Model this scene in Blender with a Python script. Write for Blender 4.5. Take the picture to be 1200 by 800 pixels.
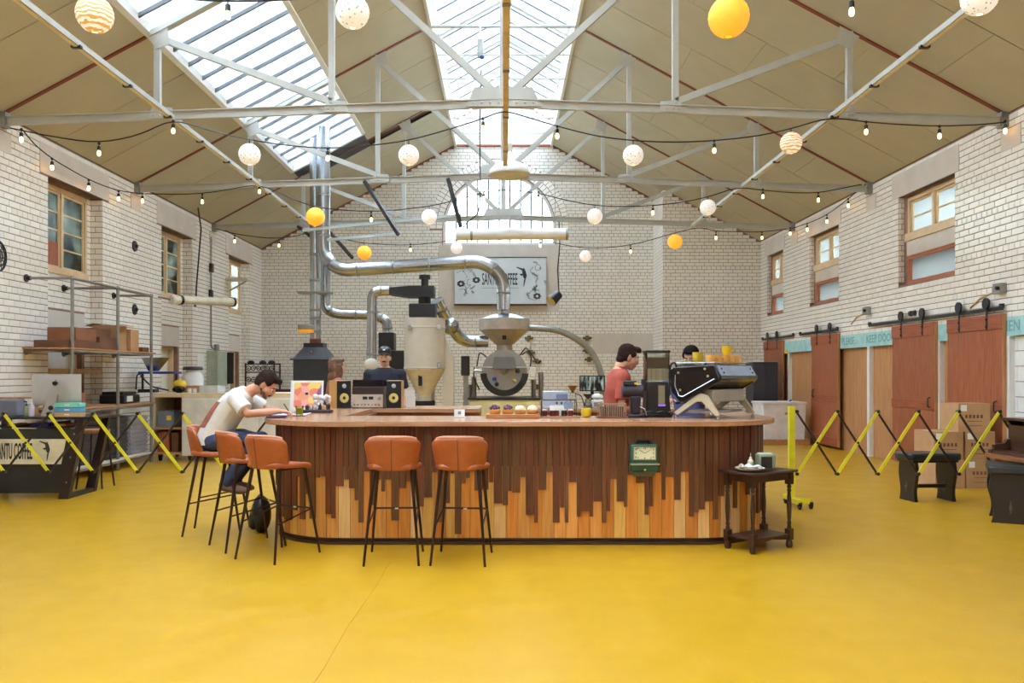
import bpy, bmesh, math, random
from mathutils import Vector, Matrix, Euler
random.seed(7)
for _o in list(bpy.data.objects): bpy.data.objects.remove(_o)
C = bpy.context.scene.collection
SC = bpy.context.scene
PI = math.pi
# ------------------------------------------------------------------ camera
F, CX, CY, CH = 970.0, 590.0, 438.0, 1.5      # focal length and vanishing point in px of a 1200x800 frame, eye height
cam = bpy.data.cameras.new('camera'); camo = bpy.data.objects.new('camera', cam); C.objects.link(camo)
camo.location = (0, 0, CH); camo.rotation_euler = (PI/2, 0, 0)
cam.sensor_width = 36; cam.lens = F/1200*36
cam.shift_x = (600-CX)/1200; cam.shift_y = (CY-400)/1200
cam.clip_start = 0.05; cam.clip_end = 300
SC.camera = camo
# ------------------------------------------------------------------ sky, exposure
SC.view_settings.view_transform = 'Standard'; SC.view_settings.look = 'None'
SC.view_settings.gamma = 1; SC.view_settings.use_curve_mapping = False
SC.view_settings.exposure = 0.4
w = bpy.data.worlds.new('overcast_sky'); SC.world = w; w.use_nodes = True
bg = w.node_tree.nodes['Background']
bg.inputs[0].default_value = (1.0, 0.985, 0.96, 1); bg.inputs[1].default_value = 15
SC.cycles.use_denoising = True
SC.cycles.max_bounces = 10; SC.cycles.diffuse_bounces = 6; SC.cycles.glossy_bounces = 4
SC.cycles.transparent_max_bounces = 16; SC.cycles.transmission_bounces = 6
SC.cycles.sample_clamp_indirect = 6.0
def portal(name, loc, rot, sx, sy):
    l = bpy.data.lights.new(name, 'AREA'); l.shape = 'RECTANGLE'; l.size = sx; l.size_y = sy
    l.cycles.is_portal = True
    o = bpy.data.objects.new(name, l); C.objects.link(o); o.location = loc; o.rotation_euler = rot
    return o
W = 6.65            # half width of the hall
YB, YR = 22.75, 21.4  # back wall, right-hand projecting part of the back wall
YF = -5.0           # front wall behind the camera
SL = 0.537          # roof pitch
def roofz(x): return 4.928 + (W-abs(x))*SL
TA = math.atan(SL)
SKX0, SKX1, SKY0, SKY1 = -4.67, -3.11, -4.0, 18.35     # long skylight in the left slope
LX, LU = 1.32, 0.72                                     # ridge lantern: half width, upstand
LY0 = -4.0
LZ = roofz(LX)
portal('skylight_portal', ((SKX0+SKX1)/2, (SKY0+SKY1)/2, roofz((SKX0+SKX1)/2)+.16), (0, -TA, 0), 1.75, SKY1-SKY0)
portal('lantern_portal', (0, (LY0+YB)/2, LZ+.05), (0, 0, 0), 2*LX, YB-LY0-.1)
# ------------------------------------------------------------------ helpers
def P(px, py, Y): return ((px-CX)/F*Y, Y, CH-(py-CY)/F*Y)
def PX(px, Y): return (px-CX)/F*Y
def PZ(py, Y): return CH-(py-CY)/F*Y
class MB:
    def __init__(s): s.v=[]; s.f=[]
    def add(s, vs, fs):
        n=len(s.v); s.v += [tuple(p) for p in vs]; s.f += [tuple(i+n for i in f) for f in fs]; return s
    def bx(s, x0,x1,y0,y1,z0,z1):
        return s.add([(x0,y0,z0),(x1,y0,z0),(x1,y1,z0),(x0,y1,z0),(x0,y0,z1),(x1,y0,z1),(x1,y1,z1),(x0,y1,z1)],
                     [(0,3,2,1),(4,5,6,7),(0,1,5,4),(1,2,6,5),(2,3,7,6),(3,0,4,7)])
    def box(s, c, d, R=None):
        M_ = R if R is not None else Matrix.Identity(3)
        vs=[Vector(c)+M_@Vector((a*d[0]/2,b*d[1]/2,e*d[2]/2)) for e in (-1,1) for a,b in ((-1,-1),(1,-1),(1,1),(-1,1))]
        return s.add(vs,[(0,3,2,1),(4,5,6,7),(0,1,5,4),(1,2,6,5),(2,3,7,6),(3,0,4,7)])
    def bar(s, p0,p1,w_,h_,up=(0,0,1)):
        p0=Vector(p0);p1=Vector(p1);d=(p1-p0);L=d.length;d.normalize()
        u=Vector(up)
        if abs(u.dot(d))>.99: u=Vector((0,1,0))
        x=d.cross(u).normalized(); z=x.cross(d)
        return s.box((p0+p1)/2,(w_,L,h_),Matrix((x,d,z)).transposed())
    def cyl(s, p0,p1,r0,r1=None,n=12,caps=True):
        if r1 is None: r1=r0
        return s.tube([p0,p1],[r0,r1],n,caps)
    def tube(s, pts, r, n=8, caps=True):
        pts=[Vector(p) for p in pts]; m=len(pts)
        rs=r if isinstance(r,(list,tuple)) else [r]*m
        t0=(pts[1]-pts[0]).normalized()
        a=Vector((0,0,1)) if abs(t0.z)<.9 else Vector((1,0,0))
        x=t0.cross(a).normalized()
        vs=[]; fs=[]
        for i,p in enumerate(pts):
            if i==0: t=t0
            elif i==m-1: t=(pts[i]-pts[i-1]).normalized()
            else: t=((pts[i+1]-pts[i]).normalized()+(pts[i]-pts[i-1]).normalized()).normalized()
            x=(x-t*x.dot(t)).normalized(); y=t.cross(x)
            for k in range(n):
                q=2*PI*k/n; vs.append(p+(x*math.cos(q)+y*math.sin(q))*rs[i])
        for i in range(m-1):
            for k in range(n):
                k2=(k+1)%n; fs.append((i*n+k,i*n+k2,(i+1)*n+k2,(i+1)*n+k))
        if caps:
            fs.append(tuple(range(n-1,-1,-1))); fs.append(tuple(range((m-1)*n,m*n)))
        return s.add(vs,fs)
    def lathe(s, prof, c=(0,0,0), n=20, axis='z', caps=True):
        vs=[];fs=[];m=len(prof)
        for r,h in prof:
            for k in range(n):
                q=2*PI*k/n; a,b=r*math.cos(q),r*math.sin(q)
                vs.append((c[0]+a,c[1]+b,c[2]+h) if axis=='z' else ((c[0]+h,c[1]+a,c[2]+b) if axis=='x' else (c[0]+b,c[1]+h,c[2]+a)))
        for i in range(m-1):
            for k in range(n):
                k2=(k+1)%n; fs.append((i*n+k,i*n+k2,(i+1)*n+k2,(i+1)*n+k))
        if caps:
            if prof[0][0]>1e-5: fs.append(tuple(range(n-1,-1,-1)))
            if prof[-1][0]>1e-5: fs.append(tuple(range((m-1)*n,m*n)))
        return s.add(vs,fs)
    def prism(s, poly, a0, a1, axis='y', f=None):
        n=len(poly)
        def mk(p,a): return (p[0],a,p[1]) if axis=='y' else ((a,p[0],p[1]) if axis=='x' else (p[0],p[1],a))
        vs=[mk(p,a0) for p in poly]+[mk(p,a1) for p in poly]
        fs=[tuple(range(n)),tuple(range(2*n-1,n-1,-1))]+[(i,i+n,(i+1)%n+n,(i+1)%n) for i in range(n)]
        return s.add(vs,fs)
    def sph(s, c, r, sc=(1,1,1), nu=14, nv=9, R=None):
        vs=[];fs=[]
        for j in range(nv+1):
            th=PI*j/nv
            for i in range(nu):
                ph=2*PI*i/nu
                p=Vector((r*sc[0]*math.sin(th)*math.cos(ph),r*sc[1]*math.sin(th)*math.sin(ph),r*sc[2]*math.cos(th)))
                if R is not None: p=R@p
                vs.append(Vector(c)+p)
        for j in range(nv):
            for i in range(nu):
                i2=(i+1)%nu; fs.append((j*nu+i,(j+1)*nu+i,(j+1)*nu+i2,j*nu+i2))
        return s.add(vs,fs)
    def grid(s, fn, nu, nv):
        vs=[fn(i/nu,j/nv) for j in range(nv+1) for i in range(nu+1)]
        fs=[(j*(nu+1)+i,j*(nu+1)+i+1,(j+1)*(nu+1)+i+1,(j+1)*(nu+1)+i) for j in range(nv) for i in range(nu)]
        return s.add(vs,fs)
    def mesh(s, name, mat, smooth=True, ang=35, fix=True):
        me=bpy.data.meshes.new(name); me.from_pydata(s.v,[],s.f); 
        if fix:
            bm=bmesh.new(); bm.from_mesh(me)
            bmesh.ops.remove_doubles(bm,verts=bm.verts,dist=1e-6)
            bmesh.ops.recalc_face_normals(bm,faces=bm.faces); bm.to_mesh(me); bm.free()
        me.materials.append(mat)
        if smooth:
            me.polygons.foreach_set('use_smooth',[True]*len(me.polygons))
            me.set_sharp_from_angle(angle=math.radians(ang))
        me.update(); return me
    def build(s, name, mat, parent=None, smooth=True, ang=35, bevel=0, fix=True, solid=0, sub=0):
        return link(name, s.mesh(name,mat,smooth,ang,fix), parent, bevel, solid, sub)
def link(name, me, parent=None, bevel=0, solid=0, sub=0):
    o=bpy.data.objects.new(name,me); C.objects.link(o)
    if parent: o.parent=parent
    if solid:
        m=o.modifiers.new('solid','SOLIDIFY'); m.thickness=solid; m.offset=0
    if sub:
        m=o.modifiers.new('sub','SUBSURF'); m.levels=sub; m.render_levels=sub
    if bevel:
        m=o.modifiers.new('bevel','BEVEL'); m.width=bevel; m.segments=2; m.limit_method='ANGLE'; m.angle_limit=.6
    return o
def T(name, label, cat, loc=(0,0,0), rz=0, group=None, kind=None):
    o=bpy.data.objects.new(name,None); C.objects.link(o); o.empty_display_size=.1
    o.location=loc; o.rotation_euler=(0,0,rz); return tag(o,label,cat,group,kind)
def tag(o,label=None,cat=None,group=None,kind=None):
    if label: o['label']=label
    if cat: o['category']=cat
    if group: o['group']=group
    if kind: o['kind']=kind
    return o
def struct(o,label=None): 
    o['kind']='structure'
    if label: o['label']=label
    return o
def copy_tree(o,parent=None):
    c=o.copy(); C.objects.link(c); c.parent=parent
    for ch in o.children: copy_tree(ch,c)
    return c
def text_mesh(txt, size, mat, sx=1.0, ext=.002, align='CENTER'):
    cu=bpy.data.curves.new('t','FONT'); cu.body=txt; cu.size=size; cu.extrude=ext; cu.align_x=align; cu.align_y='CENTER'; cu.resolution_u=3; cu.offset=size*.014
    to=bpy.data.objects.new('t',cu); C.objects.link(to)
    dg=bpy.context.evaluated_depsgraph_get(); me=bpy.data.meshes.new_from_object(to.evaluated_get(dg))
    bpy.data.objects.remove(to); bpy.data.curves.remove(cu)
    for v in me.vertices: v.co.x*=sx
    me.materials.clear(); me.materials.append(mat); return me
def text(name, txt, size, mat, loc, parent=None, sx=1.0, rot=(PI/2,0,0), ext=.002, align='CENTER'):
    o=link(name,text_mesh(txt,size,mat,sx,ext,align),parent); o.location=loc; o.rotation_euler=rot; return o
def rrect(x0,x1,y0,y1,r,n=6,corners=(1,1,1,1)):
    out=[]
    for (cx,cy,a0),on in zip(((x1-r,y1-r,0),(x0+r,y1-r,90),(x0+r,y0+r,180),(x1-r,y0+r,270)),corners):
        if not on:
            out.append((cx+(r if a0 in(0,270) else -r),cy+(r if a0 in(0,90) else -r))); continue
        for k in range(n+1):
            a=math.radians(a0+90*k/n); out.append((cx+r*math.cos(a),cy+r*math.sin(a)))
    return out
def arcpts(pts, r, n=5):
    """polyline with corners rounded to radius r"""
    pts=[Vector(p) for p in pts]; out=[pts[0]]
    for i in range(1,len(pts)-1):
        a=(pts[i-1]-pts[i]); b=(pts[i+1]-pts[i]); rr=min(r,a.length*.49,b.length*.49)
        p0=pts[i]+a.normalized()*rr; p1=pts[i]+b.normalized()*rr
        for k in range(n+1):
            t=k/n; out.append(p0*(1-t)**2+pts[i]*2*t*(1-t)+p1*t*t)
    out.append(pts[-1]); return out
# ------------------------------------------------------------------ materials
def lin(c): return tuple(((x/255)/12.92 if x/255<=.04045 else (((x/255)+.055)/1.055)**2.4) for x in c)+(1,)
MATS={}
def M(name,col,rough=.5,metal=0,var=.12,scale=6,bump=0,bscale=60,rnd=0,spec=.5,stretch=(1,1,1),emit=None,estr=0,alpha=1,coat=0,sheen=0):
    if name in MATS: return MATS[name]
    m=bpy.data.materials.new(name); m.use_nodes=True; nt=m.node_tree; N=nt.nodes; L=nt.links
    b=N['Principled BSDF']; b.inputs['Roughness'].default_value=rough; b.inputs['Metallic'].default_value=metal
    b.inputs['Specular IOR Level'].default_value=spec; b.inputs['Coat Weight'].default_value=coat; b.inputs['Alpha'].default_value=alpha
    tc=N.new('ShaderNodeTexCoord'); mp=N.new('ShaderNodeMapping'); mp.inputs['Scale'].default_value=stretch
    L.new(tc.outputs['Object'],mp.inputs[0])
    nz=N.new('ShaderNodeTexNoise'); nz.inputs['Scale'].default_value=scale; nz.inputs['Detail'].default_value=4
    L.new(mp.outputs[0],nz.inputs['Vector'])
    c=lin(col); rmp=N.new('ShaderNodeValToRGB')
    rmp.color_ramp.elements[0].position=.3; rmp.color_ramp.elements[1].position=.7
    rmp.color_ramp.elements[0].color=tuple(x*(1-var) for x in c[:3])+(1,); rmp.color_ramp.elements[1].color=tuple(min(1,x*(1+var)) for x in c[:3])+(1,)
    L.new(nz.outputs[0],rmp.inputs[0]); out=rmp.outputs[0]
    if rnd:
        oi=N.new('ShaderNodeObjectInfo'); mr=N.new('ShaderNodeMapRange'); mr.inputs[3].default_value=1-rnd; mr.inputs[4].default_value=1+rnd
        L.new(oi.outputs['Random'],mr.inputs[0]); hs=N.new('ShaderNodeHueSaturation'); L.new(mr.outputs[0],hs.inputs['Value']); L.new(out,hs.inputs['Color']); out=hs.outputs[0]
    L.new(out,b.inputs['Base Color'])
    if bump:
        bp=N.new('ShaderNodeBump'); bp.inputs['Strength'].default_value=bump; bp.inputs['Distance'].default_value=.01
        n2=N.new('ShaderNodeTexNoise'); n2.inputs['Scale'].default_value=bscale; L.new(mp.outputs[0],n2.inputs['Vector'])
        L.new(n2.outputs[0],bp.inputs['Height']); L.new(bp.outputs[0],b.inputs['Normal'])
    if emit:
        b.inputs['Emission Color'].default_value=lin(emit); b.inputs['Emission Strength'].default_value=estr
    MATS[name]=m; return m
def wood(name,c1,c2,rough=.45,scale=5,axis='z',rnd=.18,coat=0):
    if name in MATS: return MATS[name]
    st={'z':(9,9,.55),'y':(9,.55,9),'x':(.55,9,9)}[axis]
    m=M(name,c1,rough,0,.1,scale,.06,40,rnd,stretch=st,coat=coat)
    r=[n for n in m.node_tree.nodes if n.type=='VALTORGB'][0]
    r.color_ramp.elements[0].color=lin(c2); r.color_ramp.elements[1].color=lin(c1)
    r.color_ramp.elements[0].position=.32; r.color_ramp.elements[1].position=.62
    return m
def glass(name,col=(225,238,245),mix=.25,rough=.05,dark=None):
    if name in MATS: return MATS[name]
    m=bpy.data.materials.new(name); m.use_nodes=True; nt=m.node_tree; N=nt.nodes; L=nt.links
    N.remove(N['Principled BSDF']); out=N['Material Output']
    tr=N.new('ShaderNodeBsdfTransparent'); tr.inputs[0].default_value=lin(col)
    gl=N.new('ShaderNodeBsdfGlossy'); gl.inputs['Roughness'].default_value=rough
    tl=N.new('ShaderNodeBsdfTranslucent'); tl.inputs[0].default_value=lin(col)
    mx=N.new('ShaderNodeMixShader'); mx.inputs[0].default_value=mix
    L.new(tr.outputs[0],mx.inputs[1]); L.new(tl.outputs[0],mx.inputs[2])
    if dark:
        tc=N.new('ShaderNodeTexCoord'); nz=N.new('ShaderNodeTexNoise'); nz.inputs['Scale'].default_value=2.2; nz.inputs['Detail'].default_value=6; L.new(tc.outputs['Object'],nz.inputs['Vector'])
        rp=N.new('ShaderNodeValToRGB'); rp.color_ramp.elements[0].position=.42; rp.color_ramp.elements[1].position=.62; rp.color_ramp.elements[0].color=lin(dark); rp.color_ramp.elements[1].color=lin(col)
        L.new(nz.outputs[0],rp.inputs[0]); L.new(rp.outputs[0],tr.inputs[0]); L.new(rp.outputs[0],tl.inputs[0])
    m2=N.new('ShaderNodeMixShader'); fr=N.new('ShaderNodeFresnel'); fr.inputs[0].default_value=1.45
    L.new(fr.outputs[0],m2.inputs[0]); L.new(mx.outputs[0],m2.inputs[1]); L.new(gl.outputs[0],m2.inputs[2]); L.new(m2.outputs[0],out.inputs[0])
    MATS[name]=m; return m
m_brick=M('cream_glazed_brick',(243,238,228),.22,var=.05,scale=3,rnd=.05)
m_mortar=M('brown_mortar',(146,112,94),.9,var=.2)
m_conc=M('pale_concrete',(208,197,184),.85,var=.06,scale=3,bump=.1)
m_ceil=M('tan_ceiling_board',(188,180,154),.8,var=.04,scale=2,rnd=.03)
m_deck=M('roof_deck',(74,58,40),.9)
m_paint=M('grey_steel_paint',(180,179,170),.45,var=.06,scale=5)
m_oxide=M('red_oxide_steel',(128,58,38),.6)
m_white=M('white_paint',(228,226,220),.5,var=.04)
m_tim=M('beige_window_timber',(214,186,146),.55,var=.08)
m_black=M('matt_black',(26,25,26),.45,var=.2)
m_dsteel=M('dark_steel',(52,50,50),.4,.6,var=.15)
m_steel=M('brushed_steel',(178,181,186),.26,1,var=.1,scale=3)
m_galv=M('galvanised_pipe',(150,148,140),.4,.8,var=.15)
m_glass=glass('window_glass',(222,236,240),.3)
m_sky=glass('skylight_glass',(226,238,250),.35,.1)
m_clear=glass('clear_glass',(245,248,245),.04,.02)
m_card=M('cardboard',(176,134,92),.85,var=.08,rnd=.08)
m_cable=M('black_cable',(28,27,26),.6)
m_wshirt=M('white_cotton',(214,214,210),.9,var=.05)
m_walnut=wood('dark_walnut',(98,54,30),(72,38,21),.4)
m_oak=wood('honey_oak',(214,150,74),(190,126,56),.4,rnd=.16)
m_slab=wood('counter_wood',(182,138,106),(162,116,84),.22,axis='x',rnd=.02)
m_ply=wood('plywood',(186,134,86),(168,114,70),.6,rnd=.05)
m_mahog=wood('mahogany_door',(164,92,56),(138,70,40),.45,rnd=.08)
# ------------------------------------------------------------------ floor
def floor_mat():
    m=M('yellow_resin_floor',(188,143,25),.3,var=.03,scale=.6,bump=.02,bscale=25)
    nt=m.node_tree; N=nt.nodes; L=nt.links; b=N['Principled BSDF']
    n=N.new('ShaderNodeTexNoise'); n.inputs['Scale'].default_value=3; n.inputs['Detail'].default_value=8
    tc=[x for x in N if x.type=='TEX_COORD'][0]; L.new(tc.outputs['Object'],n.inputs['Vector'])
    r=N.new('ShaderNodeMapRange'); r.inputs[1].default_value=.35; r.inputs[2].default_value=.7; r.inputs[3].default_value=.3; r.inputs[4].default_value=.4
    L.new(n.outputs[0],r.inputs[0]); L.new(r.outputs[0],b.inputs['Roughness'])
    # worn scuffs: thin scratches and pale spots
    base=b.inputs['Base Color'].links[0].from_socket
    v=N.new('ShaderNodeTexNoise'); v.inputs['Scale'].default_value=5; v.inputs['Detail'].default_value=12; v.inputs['Roughness'].default_value=.75
    mp=N.new('ShaderNodeMapping'); mp.inputs['Scale'].default_value=(1,.5,1); L.new(tc.outputs['Object'],mp.inputs[0]); L.new(mp.outputs[0],v.inputs['Vector'])
    cr=N.new('ShaderNodeValToRGB'); cr.color_ramp.elements[0].position=.76; cr.color_ramp.elements[1].position=.8
    L.new(v.outputs[0],cr.inputs[0]); mx=N.new('ShaderNodeMix'); mx.data_type='RGBA'
    ml=N.new('ShaderNodeMath'); ml.operation='MULTIPLY'; ml.inputs[1].default_value=.1; L.new(cr.outputs[0],ml.inputs[0])
    L.new(ml.outputs[0],mx.inputs['Factor']); L.new(base,mx.inputs[6]); mx.inputs[7].default_value=lin((200,152,50)); L.new(mx.outputs[2],b.inputs['Base Color'])
    return m
struct(MB().bx(-W-.6,W+.6,YF-.3,YB+.3,-.2,0).build('floor',floor_mat()),'glossy yellow resin floor with faint scuffs')
tag(MB().tube([(-.93,3.6,.0005),(-.915,4.2,.0005),(-.925,4.9,.0005),(-.9,5.9,.0005),(-.905,6.6,.0005)],.0016,4).build('floor_crack',M('crack_line',(168,126,36),.8)),'fine crack running across the yellow floor towards the bar','floor crack')
# ------------------------------------------------------------------ brick walls
BL, BHT, JT = .2472, .0893, .009
def subtract(iv,holes):
    out=[iv]
    for a,b in holes:
        nx=[]
        for s,e in out:
            if b<=s or a>=e: nx.append((s,e)); continue
            if a>s: nx.append((s,a))
            if b<e: nx.append((b,e))
        out=nx
    return out
def lay(ulo,uhi,z0,z1,holes,limit=None,phase=0):
    """bricks as (u0,u1,z0,z1): five stretcher courses, then one of headers"""
    out=[]; k0=int(math.floor(z0/BHT)); k1=int(math.ceil(z1/BHT))
    for k in range(k0,k1):
        za,zb=k*BHT+JT/2,(k+1)*BHT-JT/2; zm=(za+zb)/2
        if za<z0-.02 or zb>z1+.03: continue
        iv=(ulo,uhi)
        if limit:
            l=limit(zb)
            if l is None: continue
            iv=(max(ulo,l[0]),min(uhi,l[1]))
            if iv[1]-iv[0]<.05: continue
        hd=(k%6==5); L_=BL/2 if hd else BL; off=phase+(BL*.25 if hd else (BL/2 if k%2 else 0))
        hs=[]
        for h in holes:
            if callable(h):
                r=h(zm)
                if r: hs.append(r)
            elif h[2]<zm<h[3]: hs.append((h[0],h[1]))
        for s,e in subtract(iv,hs):
            i0=int(math.floor((s-off)/L_)); i1=int(math.ceil((e-off)/L_))
            for i in range(i0,i1):
                a=max(s,off+i*L_)+JT/2; b=min(e,off+(i+1)*L_)-JT/2
                if b-a>.006: out.append((a,b,za,zb))
    return out
def brick_v(mb,o,u,n,br,d=.007,ins=.004):
    a,b,za,zb=br
    def q(uu,zz,dd): return (o[0]+u[0]*uu+n[0]*dd,o[1]+u[1]*uu+n[1]*dd,zz)
    vs=[q(a,za,0),q(b,za,0),q(b,zb,0),q(a,zb,0),q(a+ins,za+ins,d),q(b-ins,za+ins,d),q(b-ins,zb-ins,d),q(a+ins,zb-ins,d)]
    fl=(u[0]*n[1]-u[1]*n[0])<0
    fs=[(4,5,6,7),(0,1,5,4),(1,2,6,5),(2,3,7,6),(3,0,4,7)]
    if fl is False: fs=[tuple(reversed(f)) for f in fs]
    mb.add(vs,fs)
def brick_parts(wall,o,u,n,bricks,singles):
    """the bricks that show largest become single objects, the others one joined part"""
    def area(br):
        a,b,za,zb=br; pts=[]
        for uu in (a,b):
            X=o[0]+u[0]*uu; Y=o[1]+u[1]*uu
            if Y<1: return 0
            px=CX+X*F/Y; py=[CY-(z-CH)*F/Y for z in (za,zb)]
            if px<2 or px>1198 or min(py)<2 or max(py)>560: return 0
            pts.append((px,py))
        return abs(pts[1][0]-pts[0][0])*abs(pts[0][1][0]-pts[0][1][1])
    order=sorted(range(len(bricks)),key=lambda i:-area(bricks[i]))
    pick=set(order[:singles]); cache={}
    rest=MB()
    for i,br in enumerate(bricks):
        if i in pick:
            L_=round(br[1]-br[0],3)
            if L_ not in cache:
                b=MB(); brick_v(b,(0,0),u,n,(0,br[1]-br[0],0,br[3]-br[2])); cache[L_]=b.mesh('brick',m_brick,False,fix=False)
            ob=link('brick',cache[L_],wall); ob.location=(o[0]+u[0]*br[0],o[1]+u[1]*br[0],br[2])
        else: brick_v(rest,o,u,n,br)
    ob=rest.build('brickwork',m_brick,wall,False,fix=False); ob['kind']='stuff'
def slabs(mb,ulo,uhi,z0,z1,holes,put):
    us=sorted({ulo,uhi,*[min(max(h[i],ulo),uhi) for h in holes for i in (0,1)]}); zs=sorted({z0,z1,*[min(max(h[i],z0),z1) for h in holes for i in (2,3)]})
    for a,b in zip(us,us[1:]):
        run=None
        for c,d in zip(zs,zs[1:]):
            um,zm=(a+b)/2,(c+d)/2
            inside=any(h[0]<um<h[1] and h[2]<zm<h[3] for h in holes)
            if inside:
                if run: put(mb,a,b,run[0],run[1]); run=None
            else: run=(run[0],d) if run else (c,d)
        if run: put(mb,a,b,run[0],run[1])
EAVE=4.93
# left wall ------------------------------------------------------
RD=.20; RR=.10
LREC=[(12.08,13.72),(16.09,17.67),(20.03,21.65)]
LREC0=[(a-3.98*k,b-3.98*k) for k in (3,2,1) for a,b in LREC[:1]]
RTOP,WZ0,WZ1,DTOP=4.40,3.10,4.36,2.07
wl=MB()
slabs(wl,YF,YB,0,EAVE,[(a,b,0,RTOP) for a,b in LREC]+[(a,b,WZ0,RTOP) for a,b in LREC0],lambda m,a,b,c,d:m.bx(-W-.45,-W,a,b,c,d))
for a,b in LREC:   # recess back with window and door openings
    slabs(wl,a,b,0,RTOP,[(a,b-.12,WZ0,WZ1),(a,b-.28,0,DTOP)],lambda m,a_,b_,c,d:m.bx(-W-.45,-W-RD,a_,b_,c,d))
wall_left=struct(wl.build('wall_left',m_mortar),'left wall of cream glazed brick with recessed windows')
hl=[(a,b,0,RTOP) for a,b in LREC]+[(a-.22,b+.22,RTOP,4.84) for a,b in LREC]+[(10.72,11.16,4.45,4.72),(14.75,15.15,4.45,4.72),(18.7,19.1,4.45,4.72)]
brick_parts(wall_left,(-W,0),(0,1),(1,0),lay(7.6,YB,0,EAVE-.03,hl),300)
for k,(a,b) in enumerate(LREC):
    rest=MB()
    for br in lay(a,b,0,RTOP,[(a,b-.12,WZ0-.06,RTOP),(a-.1,b-.2,0,2.47)]): brick_v(rest,(-W-RD,0),(0,1),(1,0),br)
    for br in lay(-W-RD,-W,0,RTOP,[],phase=.03): brick_v(rest,(0,b),(1,0),(0,-1),br)
    o=rest.build('recess_brickwork',m_brick,wall_left,False,fix=False); o['kind']='stuff'
    MB().bx(-W-.05,-W+.012,a-.22,b+.22,RTOP,4.84).build('lintel',m_conc,wall_left,bevel=.004)
    MB().bx(-W-RD-.02,-W-RD+.012,a,b-.2,DTOP,2.47).build('concrete_panel',m_conc,wall_left)
    MB().bx(-W-.05,-W+.014,(10.72,14.75,18.7)[k],(11.16,15.15,19.1)[k],4.45,4.72).build('padstone',m_conc,wall_left)
def sash(parent,x,ya,yb,za,zb,rows,cols,mat,fr=.05,th=.05,gl=None):
    """a glazed sash in a plane of constant x: frame, bars and single panes"""
    m=MB(); m.bx(x-th/2,x+th/2,ya,ya+fr,za,zb).bx(x-th/2,x+th/2,yb-fr,yb,za,zb).bx(x-th/2,x+th/2,ya+fr,yb-fr,za,za+fr).bx(x-th/2,x+th/2,ya+fr,yb-fr,zb-fr,zb)
    o=m.build('sash',mat,parent,bevel=.004)
    H=(zb-za-2*fr)/rows; Wd=(yb-ya-2*fr)/cols
    for r in range(1,rows): MB().bx(x-th*.3,x+th*.3,ya+fr,yb-fr,za+fr+r*H-.013,za+fr+r*H+.013).build('glazing_bar',mat,o)
    for c in range(1,cols): MB().bx(x-th*.3,x+th*.3,ya+fr+c*Wd-.013,ya+fr+c*Wd+.013,za+fr,zb-fr).build('glazing_bar',mat,o)
    for r in range(rows):
        for c in range(cols):
            MB().bx(x-.003,x+.003,ya+fr+c*Wd,ya+fr+(c+1)*Wd,za+fr+r*H,za+fr+(r+1)*H).build('pane',gl or m_glass,o)
    return o
m_dim=glass('mottled_window_glass',(150,162,156),.3,.15,(58,72,66))
for k,(a,b) in enumerate(LREC):
    b2=b-.12; x=-W-RD-.04; mid=a+(b2-a)*.5
    f=MB(); f.bx(x-.06,x+.05,a,a+.05,WZ0,WZ1).bx(x-.06,x+.05,b2-.06,b2,WZ0,WZ1).bx(x-.06,x+.05,a+.05,b2-.06,WZ1-.07,WZ1).bx(x-.06,x+.08,a-.0,b2,WZ0-.07,WZ0+.03).bx(x-.06,x+.05,mid-.035,mid+.035,WZ0+.03,WZ1-.07)
    o=struct(f.build('window_%d'%(k+1),m_tim,bevel=.006),('left wall window nearest the camera with a brown board in one pane','middle window of the left wall above the roller screen','far window of the left wall beside the back corner')[k])
    sash(o,x,a+.05,mid-.035,WZ0+.03,WZ1-.07,4,1,m_tim,.035,gl=m_dim if k<2 else m_glass); sash(o,x,mid+.035,b2-.06,WZ0+.03,WZ1-.07,4,1,m_tim,.035,gl=m_dim if k<2 else m_glass)
    if k==0: MB().bx(x+.01,x+.03,a+.09,mid-.09,WZ0+.06,WZ0+.42).build('blocking_board',m_mahog,o)
    portal('window_portal',(-W-.5,(a+b2)/2,(WZ0+WZ1)/2),(0,-PI/2,0),WZ1-WZ0,b2-a)
    # door in the recess
    y1=b-.28
    d=MB().bx(-W-.44,-W-.38,a,y1-.06,0,DTOP-.06).build('door_%d'%(k+1),M('pale_green_door',(214,212,198),.55))
    struct(d,('pale panelled door in the near left recess','pale panelled door in the middle left recess','pale panelled door in the far left recess')[k])
    for za,zb in ((.15,.95),(1.1,1.9)):
        for ya,yb in ((a+.1,(a+y1)/2-.06),((a+y1)/2+.02,y1-.16)): MB().bx(-W-.385,-W-.37,ya,yb,za,zb).build('door_panel',m_white,d,bevel=.006)
    MB().bx(-W-.44,-W-.28,y1-.06,y1,0,DTOP).bx(-W-.44,-W-.28,a,y1-.06,DTOP-.06,DTOP).build('door_frame',m_tim,d)
    MB().cyl((-W-.37,a+.2,1.0),(-W-.33,a+.2,1.0),.02).cyl((-W-.33,a+.2,1.0),(-W-.33,a+.33,1.0),.01).build('door_handle',m_steel,d)
for k,(a,b) in enumerate(LREC0):
    o=struct(MB().bx(-W-.4,-W-.33,a,a+.07,WZ0,RTOP).bx(-W-.4,-W-.33,b-.07,b,WZ0,RTOP).bx(-W-.4,-W-.33,a+.07,b-.07,WZ0,WZ0+.07).bx(-W-.4,-W-.33,a+.07,b-.07,RTOP-.07,RTOP).build('window_%d'%(k+11),m_tim),'left wall window out of frame beside the camera')
    sash(o,-W-.36,a+.07,b-.07,WZ0+.07,RTOP-.07,4,2,m_tim)
    portal('window_portal',(-W-.5,(a+b)/2,(WZ0+RTOP)/2),(0,-PI/2,0),RTOP-WZ0,b-a)
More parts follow.
